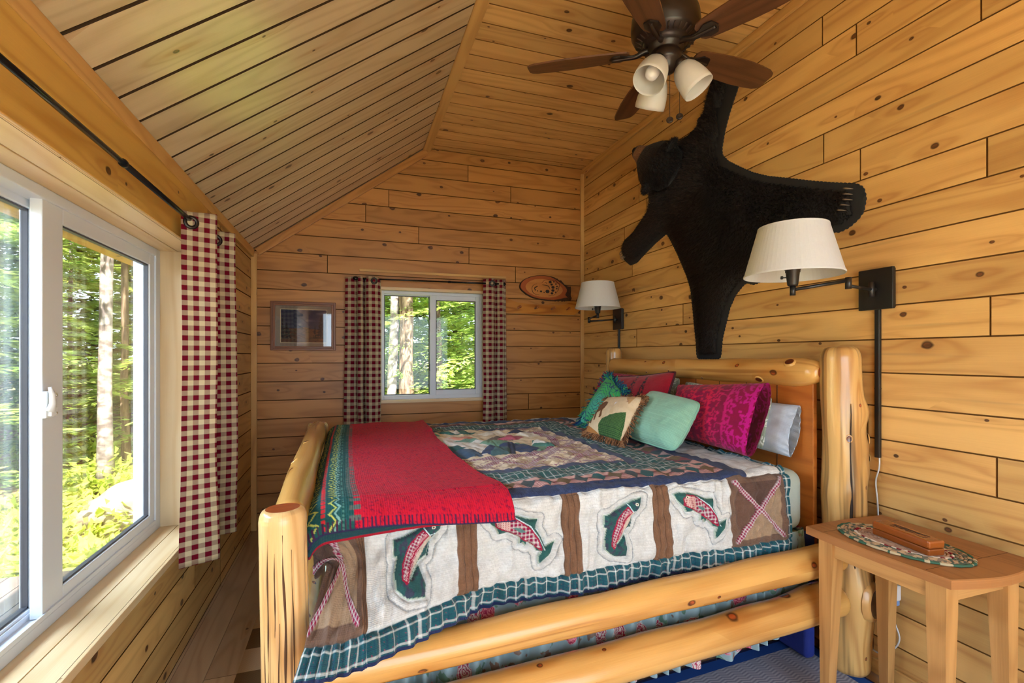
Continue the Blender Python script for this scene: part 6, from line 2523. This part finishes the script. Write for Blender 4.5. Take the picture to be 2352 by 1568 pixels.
fir = [fir_mesh(8.5, 2.0, .7, 130, 130, 1, m_needle), fir_mesh(9.5, 2.4, 1.2, 150, 130, 2, m_needle_d), fir_mesh(7.0, 1.7, .3, 120, 130, 3, m_needle)]
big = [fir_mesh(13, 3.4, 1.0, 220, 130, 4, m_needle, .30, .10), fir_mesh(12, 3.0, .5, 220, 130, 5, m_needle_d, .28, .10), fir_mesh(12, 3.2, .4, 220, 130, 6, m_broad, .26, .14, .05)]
tm = [trunk_mesh(8.5, .085, .02, m_barkA, 1), trunk_mesh(9.5, .10, .02, m_barkB, 2), trunk_mesh(7.0, .06, .015, m_barkB, 3)]
tbig = trunk_mesh(13, .17, .03, m_barkA, 4)


def tree(x, y, crown, trunk, label, rot=None, sc=1.0, name='fir_tree', group=None, cat='tree'):
    t = thing(name, label, cat, (x, y, ground_z(x, y) - .05), group)
    t.rotation_euler.z = rs.uniform(0, 6.28) if rot is None else rot
    t.scale = (sc, sc, sc)
    if trunk is not None:
        link('trunk', trunk, t)
    if crown is not None:
        link('boughs', crown, t)
    return t


def bare(h, r0, r1, mat, seed, lean=0.0):
    return trunk_mesh(h, r0, r1, mat, seed, lean)


# trunks one can name
high = fir_mesh(11, 2.2, 3.2, 110, 120, 15, m_needle, .16, .04)
tree(.98, 8.75, None, bare(11, .125, .09, m_barkA, 21, -.012), 'thick brown trunk, the bigger of the pair seen through the back window', 0, name='tree_trunk')
tree(.72, 8.85, high, bare(11, .085, .055, m_barkB, 22, .014), 'slender pale trunk left of the thick brown one outside the back window', 0, name='tree_trunk')
tree(.53, 9.3, None, bare(2.6, .085, .03, m_barkB, 23, .0), 'short leaning grey trunk at the left edge of the back window', 0, name='tree_trunk')
tree(-2.98, 7.55, high, bare(10, .075, .05, m_barkB, 24, .01), 'straight grey trunk in the middle of the right pane of the big window', 0, name='tree_trunk')
tree(-2.9, 9.6, None, bare(9, .085, .06, m_barkB, 25, .012), 'pale pinkish trunk behind the grey one in the big window', 0, name='tree_trunk')
tree(-3.35, 9.2, None, bare(9, .05, .04, m_barkA, 26, -.01), 'thin brown trunk left of the grey one in the big window', 0, name='tree_trunk')
lab = 'leafy conifer in the sunlit woods outside the windows'
grp = 'conifers in the woods'
spots = [(-2.2, 9.8, 0), (-4.3, 8.6, 2), (-5.6, 6.6, 0), (-4.6, 6.0, 2), (-6.4, 9.4, 1), (-1.0, 10.6, 1), (-3.4, 11.5, 0), (-7.5, 6.4, 1), (-5.2, 11.8, 2),
         (.2, 10.6, 2), (1.7, 9.8, 0), (2.9, 9.4, 2), (2.3, 8.2, 2), (1.25, 11.8, 1), (3.8, 11.2, 1), (-5.0, 4.4, 2), (-7.2, 3.8, 0)]
for x, y, k in spots:
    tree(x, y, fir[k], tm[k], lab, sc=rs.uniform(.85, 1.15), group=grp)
for k in range(17):
    a = -1.25 + k * .115
    d = rs.uniform(14, 18)
    i = k % 3
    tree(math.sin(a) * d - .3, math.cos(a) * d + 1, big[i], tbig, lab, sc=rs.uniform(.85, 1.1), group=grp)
# low green growth: ferns and saplings nobody could count
g = np.random.RandomState(77)
Ps, Ds, Ls, Ws, Rs_ = [], [], [], [], []


def clump(cx, cy, rad, n, hgt, ll, lw, yel):
    r = rad * np.sqrt(g.rand(n))
    a = g.uniform(0, 2 * PI, n)
    x, y = cx + r * np.cos(a), cy + r * np.sin(a)
    z0 = np.array([ground_z(p, q) for p, q in zip(x[:1], y[:1])])[0]
    z = z0 + .02 + hgt * g.rand(n) ** 1.3 * (1 - .5 * r / rad)
    D = np.stack([np.cos(a) * g.uniform(.2, 1, n), np.sin(a) * g.uniform(.2, 1, n), g.uniform(-.3, .5, n)], 1) + g.uniform(-.5, .5, (n, 3))
    D /= np.linalg.norm(D, axis=1, keepdims=True)
    Ps.append(np.stack([x, y, z], 1))
    Ds.append(D)
    Ls.append(ll * g.uniform(.6, 1.3, n))
    Ws.append(lw * g.uniform(.6, 1.3, n))
    Rs_.append(np.clip(yel + g.uniform(-.35, .35, n), 0, 1))


for _ in range(46):
    a = g.uniform(-1.05, .5)
    d = g.uniform(6.2, 12)
    cx, cy = math.sin(a) * d, math.cos(a) * d
    if cy < 4.6 and cx > -4.6:
        continue
    clump(cx, cy, g.uniform(.4, .9), 420, g.uniform(.25, .9), .14, .06, .55)
for cx, cy, h in ((-2.45, 5.3, .35), (-2.1, 4.9, .3), (-3.0, 5.2, .4), (-1.75, 4.75, .28), (-3.7, 5.6, .5), (-4.2, 5.0, .45), (-2.7, 6.1, .5), (-3.3, 6.4, .45), (-2.0, 6.3, .4)):
    clump(cx, cy, .55, 420, h, .13, .07, .7)
for cx, cy in ((2.1, 8.3), (1.55, 8.0), (1.9, 7.6), (2.5, 8.0), (1.4, 8.6), (2.9, 8.7), (1.75, 8.9)):
    clump(cx, cy, .45, 620, 1.05, .10, .022, .95)
ug = link('undergrowth', leaf_mesh('undergrowth', np.concatenate(Ps), np.concatenate(Ds), np.concatenate(Ls), np.concatenate(Ws), np.concatenate(Rs_), m_broad))
ug['kind'] = 'stuff'
ug['label'] = 'bright green ferns and low leafy growth on the forest floor outside'
ug['category'] = 'undergrowth'
# boulder outside the big window
bm = bmesh.new()
bmesh.ops.create_icosphere(bm, subdivisions=4, radius=1.0)
for v in bm.verts:
    n_ = float(vnoise(np.array([v.co.x * 1.7 + 5]), np.array([v.co.y * 1.7 + v.co.z * 2.1 + 5]), 91)[0])
    v.co = Vector((v.co.x * .62, v.co.y * .55, v.co.z * .36)) * (1 + .16 * n_)
me = bpy.data.meshes.new('boulder')
bm.to_mesh(me)
bm.free()
for p in me.polygons:
    p.use_smooth = True
me.materials.append(plain('pinkish_granite', srgb(160, 140, 128), rough=.9, bump=.01, bscale=14, var=.15))
bo = link('boulder', me)
bo.location = (-2.15, 6.55, ground_z(-2.15, 6.55) + .12)
tagged(bo, 'rounded pale pinkish boulder in the undergrowth outside the big window', 'boulder')
# roof overhang outside, just visible through the top of the big window
mb = MB()
Me = Matrix.Translation((XL - .30, 0, 1.985)) @ Matrix.Rotation(math.radians(18), 4, 'Y')
add_box(mb, (-.62, YF - .3, .0), (0.30, YB + .5, .03), 1, M=Matrix.Translation((XL - .27, 0, 2.10)) @ Matrix.Rotation(-math.radians(12), 4, 'Y'))
o = mb.build('trim_10', m_yellow)
o['kind'] = 'structure'
# outer skins so no daylight leaks round the room
mb = MB()
for lo, hi in (((XR + .03, YF - .1, -.1), (XR + .12, YB + .1, ZC + .1)), ((XG - .1, YF - .1, ZC + .03), (XR + .1, YB + .1, ZC + .1)), ((XL - .02, YF - .1, -.14), (XR + .1, YB + .1, -.02))):
    add_box(mb, lo, hi, 1)
add_box(mb, (-.10, YF - .1, .03), (SL + .1, YB + .1, .1), 1, M=Matrix.Translation((XL, 0, ZE)) @ Matrix.Rotation(-TH, 4, 'Y'))
o = mb.build('wall_outer', m_back)
o['kind'] = 'structure'

# ------------------------------------------------------------------ light
w = bpy.data.worlds.new('daylight')
SC.world = w
w.use_nodes = True
bg = w.node_tree.nodes['Background']
bg.inputs[0].default_value = (.74, .88, 1.0, 1)
bg.inputs[1].default_value = 6.2


def area(name, loc, rot, sx, sy, power, col=(1, 1, 1)):
    l = bpy.data.lights.new(name, 'AREA')
    l.shape = 'RECTANGLE'
    l.size, l.size_y = sx, sy
    l.energy = power
    l.color = col
    o = bpy.data.objects.new(name, l)
    COL.objects.link(o)
    o.location = loc
    o.rotation_euler = rot
    return o


# added fill lamps: in the made-up rear opening and above the big left window
area('rear_fill', (.70, YF - .05, 1.08), (math.radians(90), 0, math.radians(0)), 2.2, 1.9, 31, (.54, .75, 1.0))
area('window_fill', (-1.75, 1.75, 2.35), (0, math.radians(-58), 0), 1.2, 2.6, 330, (.60, .80, 1.0))
sun = bpy.data.lights.new('sun', 'SUN')
sun.energy = 30.0
sun.angle = math.radians(1.0)
sun.color = (1.0, .95, .84)
so = bpy.data.objects.new('sun', sun)
COL.objects.link(so)
so.rotation_euler = Vector((-.14, .62, -.77)).to_track_quat('-Z', 'Y').to_euler()

# ------------------------------------------------------------------ camera
cam = bpy.data.cameras.new('camera')
cam.sensor_fit = 'HORIZONTAL'
cam.sensor_width = 36.0
cam.lens = 36.0 * 1110.7 / 2352
cam.shift_y = (817 - 784) / 2352
cam.clip_start = .02
cam.clip_end = 200
co = bpy.data.objects.new('camera', cam)
COL.objects.link(co)
co.location = (0, 0, 1.29)
co.rotation_euler = (math.radians(90), 0, -math.radians(18.57))
SC.camera = co
SC.view_settings.view_transform = 'Standard'
SC.view_settings.look = 'None'
SC.view_settings.exposure = -.15
SC.view_settings.gamma = 1.0
SC.view_settings.use_curve_mapping = False
SC.cycles.use_denoising = True
SC.cycles.max_bounces = 6
SC.cycles.diffuse_bounces = 3
SC.cycles.transmission_bounces = 4
SC.cycles.use_adaptive_sampling = True
SC.cycles.adaptive_threshold = .15
SC.cycles.use_light_tree = False
SC.cycles.adaptive_min_samples = 16
SC.cycles.glossy_bounces = 3
SC.cycles.transparent_max_bounces = 12
SC.cycles.caustics_reflective = False
SC.cycles.caustics_refractive = False
SC.cycles.sample_clamp_indirect = 6.0
